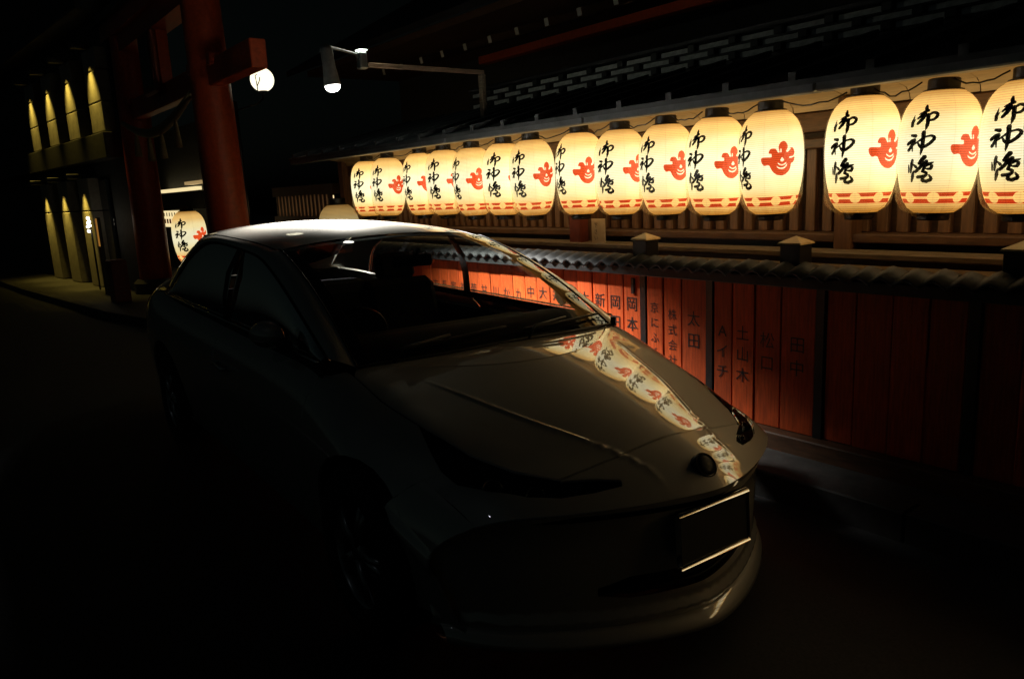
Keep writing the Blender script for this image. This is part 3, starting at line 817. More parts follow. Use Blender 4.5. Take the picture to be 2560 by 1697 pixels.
# ------------------------------------------------------------------ far side: office building with lit pilasters
ob = tag(empty('office_building', (-16.57, 2.67, 0), (0, 0, math.radians(4.88))), 'dark building at far left with wide stone pilasters lit by yellow downlights', 'building')
fp_ = [(2.1, .16), (-17, .16), (-17, 4.4), (2.1, .60)]
mesh_obj('wall', [(x, y, z) for z in (PZ, 7.5) for x, y in fp_], [(3, 2, 1, 0), (4, 5, 6, 7), (0, 1, 5, 4), (1, 2, 6, 5), (2, 3, 7, 6), (3, 0, 4, 7)], M['plaster_dark'], ob)
MB().box(-17, 2.1, -.10, .158, 2.42, 2.84, .01).obj('floor_band', M['plaster_dark'], ob)
MB().box(-17, 2.1, -.25, .158, 4.75, 5.2, .01).obj('cornice', M['plaster_dark'], ob)
for wx in (.86, -.68, -2.2, -3.8):
    for z0, z1 in ((3.0, 4.1), (.5, 2.1)):
        MB().box(wx-.30, wx+.30, .12, .157, z0, z1, .006).obj('window', M['tint_pane'], ob)
PIL = [1.62, .08, -1.45, -2.95]
def pil(x, z0, z1, joints, beam):
    p = empty('pilaster', (x, 0, 0), parent=ob)
    zs = [z0]+joints+[z1]
    for a, b_ in zip(zs[:-1], zs[1:]):
        MB().box(-.37, .37, -.03, .157, a+.010, b_-.010, .01).obj('stone_slab', M['stone_slab'], p)
    MB().box(-.05, .05, -.29, -.03, z1-.015, z1+.08, .01).obj('downlight', M['metal_dark'], p)
    l = bpy.data.lights.new('downlight_beam', 'SPOT'); l.energy = beam; l.color = (1.0, .72, .12); l.spot_size = math.radians(58); l.spot_blend = 1.0; l.shadow_soft_size = .03
    o = bpy.data.objects.new('downlight_beam', l); link(o, p); o.location = (0, -.24, z1-.03); o.rotation_euler = (math.radians(9), 0, 0)
for i, x in enumerate(PIL):
    pil(x, 2.86, 4.22, [3.35, 3.86], 100)
    if i > 0: pil(x, PZ, 2.16, [1.55], 75)
# small lamp cluster and signboard by the building
cl = tag(empty('bulb_cluster', (-15.4, 2.47, 1.30)), 'small cluster of bright bulbs in front of the lit pilasters', 'lamp')
for k, (dx, dz) in enumerate(((0, .05), (.10, .0), (-.09, -.02), (-.05, -.10), (.04, .13), (.10, .07))):
    MB().lathe([(.028*math.sin(a), -.028*math.cos(a)) for a in np.linspace(0, math.pi, 8)], 10).obj('bulb', M['bulb'], cl, True, loc=(dx, 0, dz))
MB().tube([(0, .03, .1), (0, .03, -1.15)], .015, 8).obj('stem', M['metal_dark'], cl, True)
sg = tag(empty('orange_signboard', (-14.7, 2.5, 0)), 'narrow orange upright signboard beside the bulb cluster', 'sign')
MB().box(-.10, .10, -.02, .02, .95, 1.42, .005).obj('board', emis('sign_face', (.9, .38, .06), .28), sg)
MB().box(-.12, -.102, -.025, .025, PZ, 1.44).obj('frame_post', M['metal_dark'], sg)
MB().box(.102, .12, -.025, .025, PZ, 1.44).obj('frame_post', M['metal_dark'], sg)
tag(MB().box(-.19, .19, -.12, .12, PZ+.002, .78, .015).obj('red_kerb_post', M['red_post'], None, loc=(-13.4, 2.45, 0)), 'low dark red post at the kerb behind the car', 'post')

# ------------------------------------------------------------------ lit things seen past the gate
shop = tag(empty('shop_front', (-17.4, 4.5, 0)), 'small lit shop front with hanging paper signs seen between the torii pillars', 'shop')
MB().box(-2.4, 2.6, .3, .5, PZ, 3.2).obj('wall', M['plaster_dark'], shop)
MB().box(-1.60, 1.30, .08, .20, 1.86, 1.93).obj('light_strip', M['shop_light'], shop)
MB().box(.85, 1.95, .0, .16, 1.97, 2.03).obj('valance', M['shop_dim'], shop)  # lit fascia: the light on it is put in as a dim glow
MB().box(-1.7, 2.2, -.10, .06, 1.49, 1.83).obj('awning', M['black_matt'], shop)
MB().box(-1.62, -1.42, .10, .16, 1.52, 1.70).obj('lit_panel', M['shop_light'], shop)
sgn_ = MB().box(-1.62, -.15, .10, .16, 1.10, 1.46).obj('paper_sign', M['shop_light'], shop)  # paper glows by itself: the shop's light is put into its emission
for k in range(6):
    MB().box(-1.50+k*.22, -1.38+k*.22, .092, .098, 1.18, 1.28).obj('red_mark', M['vermilion'], sgn_)
    MB().box(-1.47+k*.22, -1.42+k*.22, .092, .098, 1.34, 1.42).obj('black_mark', M['ink'], sgn_)
LMF = build_lantern_meshes(M['lan_far'], M['lan_red'], M['lan_disc'])
lantern((-14.8, 4.0, .50), math.atan2(-4.0, 14.8)+math.asin(-.5), 'single large paper lantern glowing between the torii pillars', 'far lanterns', LMF, 1.60, ('paper_body', 'lettering', 'emblem', 'stripe_band', 'band_disc', 'top_ring', 'bottom_ring'))
LMD = build_lantern_meshes(M['lan_dim'], M['lan_red'], M['lan_disc'])
lantern((-9.0, 4.25, .66), 2.0, 'dim yellow paper lantern top just above the car roof, left of the lantern row', 'far lanterns', LMD, 1.38, ('paper_body', 'top_ring', 'bottom_ring'))
lw = tag(empty('lattice_window', (-10.9, 4.6, 1.35)), 'warmly lit lattice window with thin upright bars above the car roof', 'window')
MB().box(-.95, .95, .04, .06, 0, .26).obj('lit_pane', M['lattice_glow'], lw)
lt = None
for k in range(15):
    if lt is None: lt = MB().box(-.042, .042, -.02, .02, -.02, .28).obj('bar', M['wood_v'], lw); o = lt
    else: o = clone(lt, lw)
    o.location = (-.95+k*.136, 0, 0)
MB().box(-1.1, 1.1, -.03, .08, .28, .42).obj('head_board', M['wood_dark'], lw)
MB().box(-1.1, 1.1, -.03, .08, -1.2, -.02).obj('wall_below', M['wood_dark'], lw)

#CAR#
# ------------------------------------------------------------------ the car
CAR_N, CAR_YAW, CAR_ROLL, CAR_PITCH = (-1.429, 1.903), -.042, -.015, -.011
car = empty('coupe_car', (0, 0, 0))
tag(car, 'silver two-door coupe parked beside the fence with lanterns mirrored in its bonnet', 'car')
_c, _s = math.cos(CAR_YAW), math.sin(CAR_YAW)
car.matrix_world = Matrix(((_c, -_s, 0, CAR_N[0]), (_s, _c, 0, CAR_N[1]), (0, 0, 1, 0), (0, 0, 0, 1))) @ Matrix(((1, 0, 0, 0), (0, 1, -CAR_ROLL, 0), (CAR_PITCH, CAR_ROLL, 1, 0), (0, 0, 0, 1)))

class Spl:
    """natural cubic spline"""
    def __init__(s, x, y):
        o = np.argsort(x); s.x = np.array(x, float)[o]; s.y = np.array(y, float)[o]
        n = len(s.x); h = np.diff(s.x); A = np.zeros((n, n)); r = np.zeros(n); A[0, 0] = A[-1, -1] = 1
        for i in range(1, n-1):
            A[i, i-1] = h[i-1]; A[i, i] = 2*(h[i-1]+h[i]); A[i, i+1] = h[i]
            r[i] = 6*((s.y[i+1]-s.y[i])/h[i]-(s.y[i]-s.y[i-1])/h[i-1])
        s.m = np.linalg.solve(A, r); s.h = h
    def __call__(s, q):
        q = np.clip(np.asarray(q, float), s.x[0], s.x[-1]); i = np.clip(np.searchsorted(s.x, q)-1, 0, len(s.x)-2)
        h = s.h[i]; a = (s.x[i+1]-q)/h; b_ = (q-s.x[i])/h
        return a*s.y[i]+b_*s.y[i+1]+((a**3-a)*s.m[i]+(b_**3-b_)*s.m[i+1])*h*h/6
U_ = [0, -.06, -.14, -.24, -.5, -.9, -1.25, -1.8, -2.8, -3.6, -4.2, -4.5]
f_w  = Spl([0, -.24, -.5, -.9, -1.4, -2.5, -3.5, -4.1, -4.5], [.80, .83, .855, .872, .872, .866, .878, .855, .78])
f_zc = Spl([0, -.05, -.13, -.24, -.5, -.9, -1.2, -1.4, -3.4, -4.0, -4.35, -4.5], [.612, .650, .692, .731, .806, .895, .945, .965, .98, 1.0, 1.0, .93])
f_z3 = Spl([0, -.10, -.24, -.5, -.9, -1.25, -1.8, -3.4, -4.0, -4.35, -4.5], [.588, .636, .675, .749, .839, .914, .940, .97, .99, .985, .90])
f_z4 = Spl([0, -.10, -.24, -.5, -.9, -1.25, -1.8, -2.8, -3.6, -4.2, -4.5], [.556, .590, .624, .690, .783, .875, .910, .925, .95, .95, .86])
f_z5 = Spl([0, -.24, -.5, -.9, -1.4, -2.0, -3.0, -3.6, -4.2, -4.5], [.45, .52, .595, .685, .745, .775, .795, .81, .79, .70])
VK = np.array([0, .16, .31, .43, .52, .63, .80, .90, 1.0])
VB = .52      # belt
def bow(u): return np.interp(-u, [0, .25, .5, .9, 1.2, 1.6, 3.6, 4.2, 4.5], [.50, .43, .31, .13, .07, 0, 0, -.12, -.25])
def kfun(r): r = np.clip(r, 0, 1); return .8*r**1.6+.2*r**8
_cache = {}
def section(u):
    k = round(float(u), 4)
    if k not in _cache:
        w_ = float(f_w(u)); zc = float(f_zc(u)); z3 = float(f_z3(u)); z4 = float(f_z4(u)); z5 = float(f_z5(u))
        yk = np.array([0, .25, .5, .72, .885, 1.0, 1.0, .975, .94])*w_
        d3 = zc-z3
        zk = np.array([zc, zc-.165*d3, zc-.535*d3, z3, z4, z5, .45 if z5 > .52 else z5-.08, .31, .19])
        _cache[k] = (Spl(VK, yk), Spl(VK, zk), w_)
    return _cache[k]
CRY = Spl([-.12, -.24, -.5, -.85, -1.05, -1.3], [.180, .228, .352, .470, .53, .59])
def creases(u, y, z):
    """bonnet creases and the flatter strip at the foot of the windscreen"""
    a = np.interp(-u, [.02, .12, .3, .80, 1.02], [0, .8, 1, .9, 0])
    if a > 0:
        d = abs(y)-float(CRY(u))
        sp = .012*math.log1p(math.exp(min(max(d/.012, -40), 40)))
        z -= a*(.030*min(sp, .14)*math.exp(-max(sp-.05, 0)/.25))
        z += a*.0042*math.exp(-(d/.011)**2)
    c0 = cowl_front(y)
    e = c0-u
    if e > 0: z -= .060*e
    return z
def cowl_front(y):
    # station where the bonnet's rear strip starts (lens shaped)
    return -.905-.34*(abs(y-.02)/.66)**2
def S(u, v):
    sg = -1. if v < 0 else 1.
    yf, zf, w_ = section(u); av = abs(v)
    y = float(yf(av)); z = float(zf(av))
    x = u-float(bow(u))*float(kfun(y/w_))
    if av < VB and u > -1.45:
        # crowned bonnet, blending into the wing line
        zc = float(f_zc(u)); d3 = zc-float(f_z3(u))
        za = zc-d3/.057*(.00522*math.log(math.cosh(min(y/.12, 30)))+.0875*y*y)
        q = min(max((y-.56)/.14, 0), 1); q = q*q*(3-2*q)
        q2 = min(max((-u-1.28)/.17, 0), 1)
        z = z+(za-z)*(1-q)*(1-q2)
        z = creases(u, sg*y, z)
    return (x, sg*y, z)
def uv_xy(x, y):
    sg = -1 if y < 0 else 1; y = abs(y); u = x; v = .3
    for _ in range(14):
        yf, zf, w_ = section(max(min(u, 0), -4.5))
        lo, hi = 0., .63
        for _ in range(26):
            m_ = (lo+hi)/2
            if float(yf(m_)) < y: lo = m_
            else: hi = m_
        v = lo; u = x+float(bow(u))*float(kfun(y/w_)); u = min(u, 0)
    return (u, sg*v)
def uv_xz(x, z):
    u = x+.2*0; v = .7
    for _ in range(14):
        yf, zf, w_ = section(max(min(u, 0), -4.5))
        lo, hi = VB, 1.
        for _ in range(26):
            m_ = (lo+hi)/2
            if float(zf(m_)) > z: lo = m_
            else: hi = m_
        v = lo; u = x+float(bow(u))*float(kfun(float(yf(v))/w_)); u = min(max(u, -4.5), 0)
    return (u, v)
VS = 1.55
def panel(name, outline, m_, fn=S, step=.03, extra=(), holes=(), parent=car, flip=False, off=0., rim=.012):
    """a body panel cut from the surface fn by an outline given in (u, v)"""
    sc = lambda pl: [(p[0], p[1]*VS) for p in pl]
    pts, tri = cdt_fill(sc(outline), [sc(h) for h in holes], step, [sc(e) for e in extra])
    V = [fn(p[0], p[1]/VS) for p in pts]
    e = 1e-3; N = []
    for p, q in zip(pts, V):
        u, v = p[0], p[1]/VS
        a = Vector(fn(min(u+e, 0), v))-Vector(fn(u-e, v)); b_ = Vector(fn(u, v+e))-Vector(fn(u, v-e))
        n = a.cross(b_)
        if n.length < 1e-9: n = Vector((0, 0, 1))
        N.append(n.normalized()*(-1 if flip else 1))
    V = [Vector(p)+off*n for p, n in zip(V, N)]
    F = []
    for t in tri:
        n = (V[t[1]]-V[t[0]]).cross(V[t[2]]-V[t[0]])
        F.append(t if n.dot(N[t[0]]) > 0 else t[::-1])
    used = sorted({i for t in F for i in t}); mp = {j: i for i, j in enumerate(used)}
    V2 = [V[i] for i in used]; N2 = [N[i] for i in used]; F = [tuple(mp[i] for i in t) for t in F]
    # folded edge so that the shut lines have depth
    if rim:
        cnt = {}
        for t in F:
            for k in range(3):
                a, b_ = t[k], t[(k+1) % 3]; cnt[(a, b_)] = cnt.get((a, b_), 0)+1
        bd = [(a, b_) for (a, b_) in cnt if (b_, a) not in cnt]
        low = {}
        base_n = len(V2)
        for a, b_ in bd:
            for q in (a, b_):
                if q not in low: low[q] = len(V2); V2.append(V2[q]-N2[q]*rim); N2.append(N2[q])
        F += [(b_, a, low[a], low[b_]) for a, b_ in bd]
    me = bpy.data.meshes.new(name); me.from_pydata([tuple(v) for v in V2], [], F); me.update()
    me.polygons.foreach_set('use_smooth', [len(p.vertices) == 3 for p in me.polygons])
    me.materials.append(m_)
    me.normals_split_custom_set_from_vertices([tuple(n) for n in N2])
    return link(bpy.data.objects.new(name, me), parent)
def mir(pl): return [(p[0], -p[1]) for p in pl]
def dens(pl, n=12):
    out = []
    for a, b_ in zip(pl[:-1], pl[1:]):
        for k in range(n): out.append((a[0]+(b_[0]-a[0])*k/n, a[1]+(b_[1]-a[1])*k/n))
    return out+[pl[-1]]
def xy(pl, n=10): return [uv_xy(*p) for p in dens(pl, n)]
def xz(pl, n=10): return [uv_xz(*p) for p in dens(pl, n)]
G = .0045
# --- plan outlines (x, y); y > 0 is the fence side
HOOD_FRONT = [(-.285, .44), (-.268, .36), (-.245, .225), (-.240, .11), (-.238, 0)]
HOOD_SIDE = [(-.285, .44), (-.40, .525), (-.56, .600), (-.75, .648), (-1.0, .690), (-1.22, .700)]
def cowl_xy(y, du=0):
    u = cowl_front(y)+du; 
    for k in range(60):
        pass
    return u
def v_at(u, y):
    yf, zf, w_ = section(u); lo, hi = 0., .6
    for _ in range(26):
        m_ = (lo+hi)/2
        if float(yf(m_)) < abs(y): lo = m_
        else: hi = m_
    return lo if y > 0 else -lo
ws_base = lambda y: -1.165-.085*(y/.68)**2     # foot of the windscreen (x)
side_uv = xy(HOOD_SIDE, 8); front_uv = xy(HOOD_FRONT, 6)
ys = np.linspace(.655, -.655, 41)
crv = [(cowl_front(y)+G, v_at(cowl_front(y), y)) for y in ys]
side_r = [p for p in side_uv if p[0] > crv[0][0]+.004]
side_l = mir([p for p in side_uv if p[0] > crv[-1][0]+.004])
hood_out = [p for p in mir(front_uv)[:-1]]+front_uv[::-1]
hood_outline = hood_out + side_r[1:] + crv + side_l[::-1][:-1]
cl_lines = []
for d in (-.030, -.021, -.015, -.010, -.005, 0, .005, .010, .015, .021, .030):
    for sg in (1, -1):
        L_ = []
        for u in np.linspace(-.30, -.99, 60):
            y = float(CRY(u))+d
            L_.append((u, sg*abs(v_at(u, y))))
        cl_lines.append(L_)
def clip_lines(lines, outline):
    o = [(p[0], p[1]*VS) for p in outline]; res = []
    for L_ in lines:
        q = [p for p in L_ if inpoly((p[0], p[1]*VS), o)]
        if len(q) > 2: res.append(q[1:-1])
    return res
panel('bonnet', hood_outline, M['car'], step=.022, extra=clip_lines(cl_lines, hood_outline))
# strip between bonnet and windscreen
back = []
for y in np.linspace(-.67, .67, 41): back.append(uv_xy(ws_base(y)-.012, y))
cowl_outline = [(p[0]-2*G, p[1]) for p in crv] + back
panel('cowl_panel', cowl_outline, M['car'], step=.02)
# nose piece between the lamps
IN_T = [(-.290, .448), (-.19, .295)]            # inner edge of the lamp
nose_edge = [(0-.004, v) for v in np.linspace(-.40, .40, 30)]
nf = [uv_xy(x+2*G, y) for x, y in dens(HOOD_FRONT[::-1], 6)]     # from centre to the fence side
LAMP_IN = [(-.278, .448), (-.205, .335), (-.165, .285), (-.152, .297), (-.185, .385), (-.232, .475), (-.30, .555), (-.40, .632), (-.50, .680)]
LAMP_OUT = [(-.58, .692), (-.655, .684), (-.62, .645), (-.50, .588), (-.38, .528), (-.278, .448)]
lamp_uv = xy(LAMP_IN, 5)[:-1]+xy([LAMP_IN[-1]]+LAMP_OUT, 5)[:-1]
lower_edge = xy(LAMP_IN[2:], 5)
def grow(pl, d):
    c = (sum(p[0] for p in pl)/len(pl), sum(p[1] for p in pl)/len(pl)); out = []
    n = len(pl)
    for i in range(n):
        a, b_ = Vector((pl[i-1][0], pl[i-1][1]*VS)), Vector((pl[(i+1) % n][0], pl[(i+1) % n][1]*VS))
        t = (b_-a).normalized(); nn = Vector((t.y, -t.x)); p = Vector((pl[i][0], pl[i][1]*VS))
        if nn.dot(p-Vector((c[0], c[1]*VS))) < 0 and False: nn = -nn
        q = p+nn*d; out.append((q.x, q.y/VS))
    return out
def area(pl): return sum(pl[i-1][0]*pl[i][1]-pl[i][0]*pl[i-1][1] for i in range(len(pl)))
def offs(pl, d): return grow(pl, d if area(pl) > 0 else -d)
lamp_hole = offs(lamp_uv, .004)
nose_side = xy([(-.60, .735), (-.55, .775), (-.53, .80)], 4)
# front skin: everything ahead of the bonnet and lamps, as one bumper piece per top surface
top_front = [(-.002, v) for v in np.linspace(-VB, VB, 50)]
nose_cut = nf[::-1]
bump_r = nf + [(p[0]+.004, p[1]) for p in lamp_hole[0:0]]
i_in = min(range(len(lamp_hole)), key=lambda i: abs(lamp_hole[i][0]-nf[-1][0])+abs(lamp_hole[i][1]-nf[-1][1]))
lh = lamp_hole[i_in:]+lamp_hole[:i_in]
i_out = max(range(len(lh)), key=lambda i: lh[i][1]*1.0-lh[i][0]*.0 if lh[i][0] > -.62 else -9)
path = lh[:i_out+1]
if area(lh) and path[1][0] < path[0][0]-.02:
    lh = lh[:1]+lh[1:][::-1]; i_out = max(range(len(lh)), key=lambda i: lh[i][1]); path = lh[:i_out+1]
end_u = path[-1][0]
bump_r = nf + path[1:] + [(end_u, VB-.0005)]
bumper_outline = [(-.002, v) for v in np.linspace(-VB+.0005, VB-.0005, 50)] + bump_r[::-1] + mir(bump_r)[1:]
bumper = panel('front_bumper', bumper_outline, M['car'], step=.02, rim=.012)
# --- front face below the leading edge: (u -> drop t, v)
def Fz(t, v):
    x0, y0, z0 = S(0, v)
    zb = .175
    z = z0+(zb-z0)*t
    h = (z-zb)/(.612-zb)
    px = -.048*math.sin(min(1, (1-h)*2.6)*math.pi/2) - .004*max(0, (.35-h)/.35)**1.2
    if h < .16: px += .020*(1-abs(h-.08)/.08) if 0 < h < .16 else 0
    return (x0+px, y0*(1-.02*(1-h)), z)
def face(u, v): return Fz(-u, v)
def tz(z, v):
    z0 = S(0, v)[2]; return -(z0-z)/(z0-.175)
NV = 40
def ring(zt, zb, vmax, rnd=.6):
    top = [(tz(zt(s), s*vmax), s*vmax) for s in np.linspace(-1, 1, NV)]
    bot = [(tz(zb(s), s*vmax), s*vmax) for s in np.linspace(1, -1, NV)]
    return top+bot
gr_hole = ring(lambda s: .588-.012*abs(s)**3-.018*max(0, abs(s)-.8)/.2, lambda s: .548-.012*abs(s)**3+.008*max(0, abs(s)-.8)/.2, .445)
in_hole = ring(lambda s: .350-.03*max(0, abs(s)-.75)/.25, lambda s: .262+.02*max(0, abs(s)-.75)/.25, .30)
face_out = [(-.001, v) for v in np.linspace(-.63, .63, 60)]+[(-1., v) for v in np.linspace(.63, -.63, 60)]
def FZS(u, v): return face(u, v)
fp = panel('front_skirt', face_out, M['car'], fn=face, step=.03, holes=[gr_hole, in_hole], flip=True, rim=.02)
fu_w = max((p for p in offs(lamp_uv, .0045)), key=lambda p: p[1])[0]
for sg in (1, -1):
    ol = [(-.002, v) for v in np.linspace(VB+.0005, .985, 16)]+[(fu_w+G, v) for v in np.linspace(.985, VB+.0005, 16)]
    panel('bumper_side', ol if sg > 0 else mir(ol), M['car'], step=.03)
# recess behind the openings
for nm, hole, dp in (('grille', gr_hole, .05), ('lower_grille', in_hole, .06)):
    panel(nm, offs(hole, .02), M['black_matt'], fn=face, step=.05, flip=True, off=-dp, rim=0)
for z in (.285, .307, .329):
    MB().tube([Vector(face(tz(z, v), v))+Vector((-.03, 0, 0)) for v in np.linspace(-.29, .29, 21)], .004, 6).obj('grille_bar', M['plastic'], car, True)
# lower lip
lip = []
lv, lf = [], []
for i, v in enumerate(np.linspace(-.60, .60, 49)):
    p = Vector(face(-1., v)); q = Vector(face(-.97, v))
    lv += [p+Vector((-.004, 0, .012)), p+Vector((.010, 0, .009)), p+Vector((.024, 0, .001)), p+Vector((.036, 0, -.010)), p+Vector((.046, 0, -.024)), p+Vector((.050, 0, -.040)), p+Vector((-.03, 0, -.042))]
for i in range(48):
    a = 7*i
    for k in range(6): lf.append((a+k, a+k+1, a+k+8, a+k+7))
mesh_obj('chin_lip', lv, lf, M['car'], car, True)
# emblem: round badge on the nose
bx_, by_, bz_ = S(-.075, 0)
bd_ = empty('badge', (bx_+.006, 0, bz_+.004), (0, math.radians(52), 0), car)
MB().lathe([(0, .012), (.018, .011), (.034, .007), (.040, 0), (.040, -.02)], 28).obj('badge_disc', M['plastic'], bd_, True)
MB().lathe([(.037, .006), (.041, .009), (.044, .004), (.044, -.02)], 28).obj('badge_ring', M['plastic'], bd_, True)
# number plate
npz, npx = .470, face(tz(.466, 0), 0)[0]+.020
npl = empty('number_plate', (npx, 0, npz), (0, math.radians(-4), 0), car)
MB().box(-.004, .004, -.165, .165, -.0825, .0825, .002).obj('plate', M['plate'], npl)
for y0, y1, z0, z1 in ((-.171, -.1655, -.083, .083), (.1655, .171, -.083, .083)):
    MB().box(-.012, .010, y0, y1, z0, z1, .0015).obj('plate_frame', M['chrome'], npl)
for zz0, nm in ((.0835, 1), (-.0905, 1)):
    vv, ff = [], []; prof_ = [(-.010, -.002), (-.010, .0085), (-.003, .0088), (.001, .0078), (.005, .0048), (.009, .0005), (.0115, -.004)]
    for y in np.linspace(-.171, .171, 9):
        for (a, b_) in prof_: vv.append((a, y, zz0+b_))
    n_ = len(prof_)
    for i in range(8):
        for k in range(n_-1): ff.append((i*n_+k, i*n_+k+1, (i+1)*n_+k+1, (i+1)*n_+k))
    mesh_obj('plate_frame', vv, ff, M['chrome'], npl, True)
# --- lamps
for sg, nm in ((1, 'fence side'), (-1, 'street side')):
    pl = lamp_uv if sg > 0 else mir(lamp_uv)
    hl = empty('headlight', (0, 0, 0), parent=car)
    panel('lens', pl, M['lens_clear'], step=.03, parent=hl, rim=.004)
    panel('lamp_bowl', pl, M['plastic'], step=.04, parent=hl, off=-.05, rim=-.04)
    for (px_, py_, rr) in ((-.315, .515, .034), (-.43, .60, .036), (-.235, .392, .022)):
        u, v = uv_xy(px_, sg*py_); p = Vector(S(u, v))+Vector((0, 0, -.04))
        e_ = empty('projector', p, (0, math.radians(68), sg*math.radians(18)), hl)
        MB().lathe([(rr*.98, -.03), (rr, .0), (rr*.97, .012), (rr*.86, .012), (rr*.80, -.006)], 24).obj('bezel', M['chrome'], e_, True)
        MB().lathe([(rr*.80, -.004)]+[(rr*.80*math.cos(a), -.004+rr*.5*math.sin(a)) for a in np.linspace(.15, 1.57, 7)], 24).obj('lamp_glass', M['side_glass'], e_, True)
# --- wings, doors, quarters
ARC_F, ARC_R, AR = (-.93, .315), (-3.56, .315), .352
def arch(c, sgn=1, n=18):
    a0 = math.acos(min(1, (0.0)/AR))
    th0 = math.asin((.20-c[1])/AR)
    return [uv_xz(c[0]+AR*math.cos(a), c[1]+AR*math.sin(a)) for a in np.linspace(math.pi-th0, th0, n)]
door_f, door_r = -1.36, -2.62
lamp_back = [p for p in lamp_hole]
def wing(sg):
    # from the bonnet edge out and down to the wheel arch
    inner = [(p[0], p[1]+.0055) for p in side_uv if p[0] < -.62]
    # front edge: back end of the lamp, then down the side
    arcf = arch(ARC_F)
    front_top = [p for p in offs(lamp_uv, .0045)]
    # take lamp outline part from rear tip to outermost point
    i0 = min(range(len(front_top)), key=lambda i: front_top[i][0]); i1 = max(range(len(front_top)), key=lambda i: front_top[i][1])
    n = len(front_top)
    seq = []
    i = i0
    stepd = 1 if ((i1-i0) % n) < ((i0-i1) % n) else -1
    while True:
        seq.append(front_top[i]); 
        if i == i1: break
        i = (i+stepd) % n
    start = [(seq[0][0]-.0, max(seq[0][1], 0))]
    fr_side = [(seq[-1][0], v) for v in np.linspace(seq[-1][1]+.02, .985, 14)]
    fu = seq[-1][0]
    # follow down to sill level, along to the arch, round it, to the door
    base_f = [uv_xz(S(fu, .985)[0]-.004, .20)]
    rear_u = [uv_xz(door_f+G, z) for z in np.linspace(.20, .80, 12)]
    wtop = [uv_xy(door_f+G, .785), uv_xy(-1.30, .765), uv_xy(-1.262, .715)]
    out = inner[::-1]
    ol = seq+fr_side+arcf[::-1]+rear_u+wtop+inner[::-1]
    return ol if sg > 0 else mir(ol)
for sg in (1, -1):
    panel('front_wing', wing(sg), M['car'], step=.03)
def belt(x): return .785
def door_out(sg):
    top = [uv_xy(x, .785) for x in np.linspace(door_f-G, door_r+G, 18)]
    rear = [uv_xz(door_r+G, z) for z in np.linspace(.84, .20, 12)]
    bot = [uv_xz(x, .20) for x in np.linspace(door_r+G, door_f-G, 14)][1:]
    front = [uv_xz(door_f-G, z) for z in np.linspace(.20, .80, 12)][1:]
    ol = top+rear+bot+front
    return ol if sg > 0 else mir(ol)
for sg in (1, -1):
    d = panel('door', door_out(sg), M['car'], step=.05)
    hx, hy, hz_ = S(*[(q if k == 0 else sg*q) for k, q in enumerate(uv_xz(-2.46, .74))])
    MB().tube([(hx+.09, hy-sg*.004, hz_), (hx+.08, hy+sg*.03, hz_+.002), (hx-.08, hy+sg*.03, hz_+.004), (hx-.09, hy-sg*.004, hz_+.004)], .011, 8).obj('door_handle', M['chrome'], d, True)
def quarter(sg):
    top = [uv_xy(x, y) for x, y in dens([(door_r-G, .785), (-3.5, .795), (-3.75, .775), (-4.07, .67), (-4.28, .66)], 6)]
    rear = [(-4.40, v) for v in np.linspace(abs(top[-1][1])+.02, .985, 12)]
    a = arch(ARC_R)
    bot = [uv_xz(door_r-G, .20)]
    front = [uv_xz(door_r-G, z) for z in np.linspace(.20, .84, 12)][1:]
    ol = top+rear+a[::-1]+bot+front
    return ol if sg > 0 else mir(ol)
for sg in (1, -1):
    panel('rear_quarter', quarter(sg), M['car'], step=.05)
# boot lid, tail
vt = abs(uv_xy(-4.2, .655)[1])-.003
panel('boot_lid', [(-4.06, v) for v in np.linspace(-vt, vt, 24)]+[(-4.42, v) for v in np.linspace(vt, -vt, 24)], M['car'], step=.04)
panel('rear_bumper', [(-4.405, v) for v in np.linspace(-.98, .98, 60)]+[(-4.5, v) for v in np.linspace(.98, -.98, 60)], M['car'], step=.03)
tv_, tf_ = [], []
zz_ = np.linspace(0, 1, 8); vv_ = np.linspace(-.98, .98, 50)
for t in zz_:
    for v in vv_:
        p = Vector(S(-4.5, v)); tv_.append((p.x-.05*math.sin(t*math.pi/2)*0-.04*t, p.y*(1-.3*t), .30+(p.z-.30)*(1-.35*t)))
for i in range(7):
    for k in range(49): a = i*50+k; tf_.append((a, a+1, a+51, a+50))
mesh_obj('tail_panel', tv_, tf_, M['car'], car, True)
for sg in (1, -1):
    ol = [(-4.30, .50), (-4.40, .47), (-4.49, .47), (-4.49, .60), (-4.40, .62), (-4.33, .60), (-4.22, .57)]
    if sg < 0: ol = mir(ol)
    panel('tail_lamp', ol, M['lens_red'], step=.02, off=.006, rim=.01)
    ol = [(-4.22, .575), (-4.33, .602), (-4.33, .63), (-4.26, .615)]
    if sg < 0: ol = mir(ol)
    panel('indicator', ol, M['lens_amber'], step=.02, off=.008, rim=.01)
# black inner shell, put in to shade the shut lines and arches
def shell(u0, u1, v0, v1, nm):
    v, f = [], []; us = np.linspace(u0, u1, 40); vs = np.linspace(v0, v1, 31)
    for u in us:
        for q in vs:
            p = Vector(S(u, q)); v.append((p.x-.004, p.y*.972, p.z-.028))
    for i in range(39):
        for k in range(30): a = i*31+k; f.append((a, a+1, a+32, a+31))
    return mesh_obj(nm, v, f, M['black_matt'], car, True)
shell(-.03, -1.24, -.60, .60, 'dark_inner_shell')
MB().box(-4.35, -.45, -.60, .60, .16, .22).obj('underbody', M['black_matt'], car)
for sg in (1, -1):
    MB().box(-4.3, -1.32, sg*.70-.03, sg*.70+.03, .18, .86).obj('door_inner', M['cabin'], car)
    MB().box(-1.33, -.52, sg*.56-.03, sg*.56+.03, .18, .62).obj('wheel_well', M['black_matt'], car)
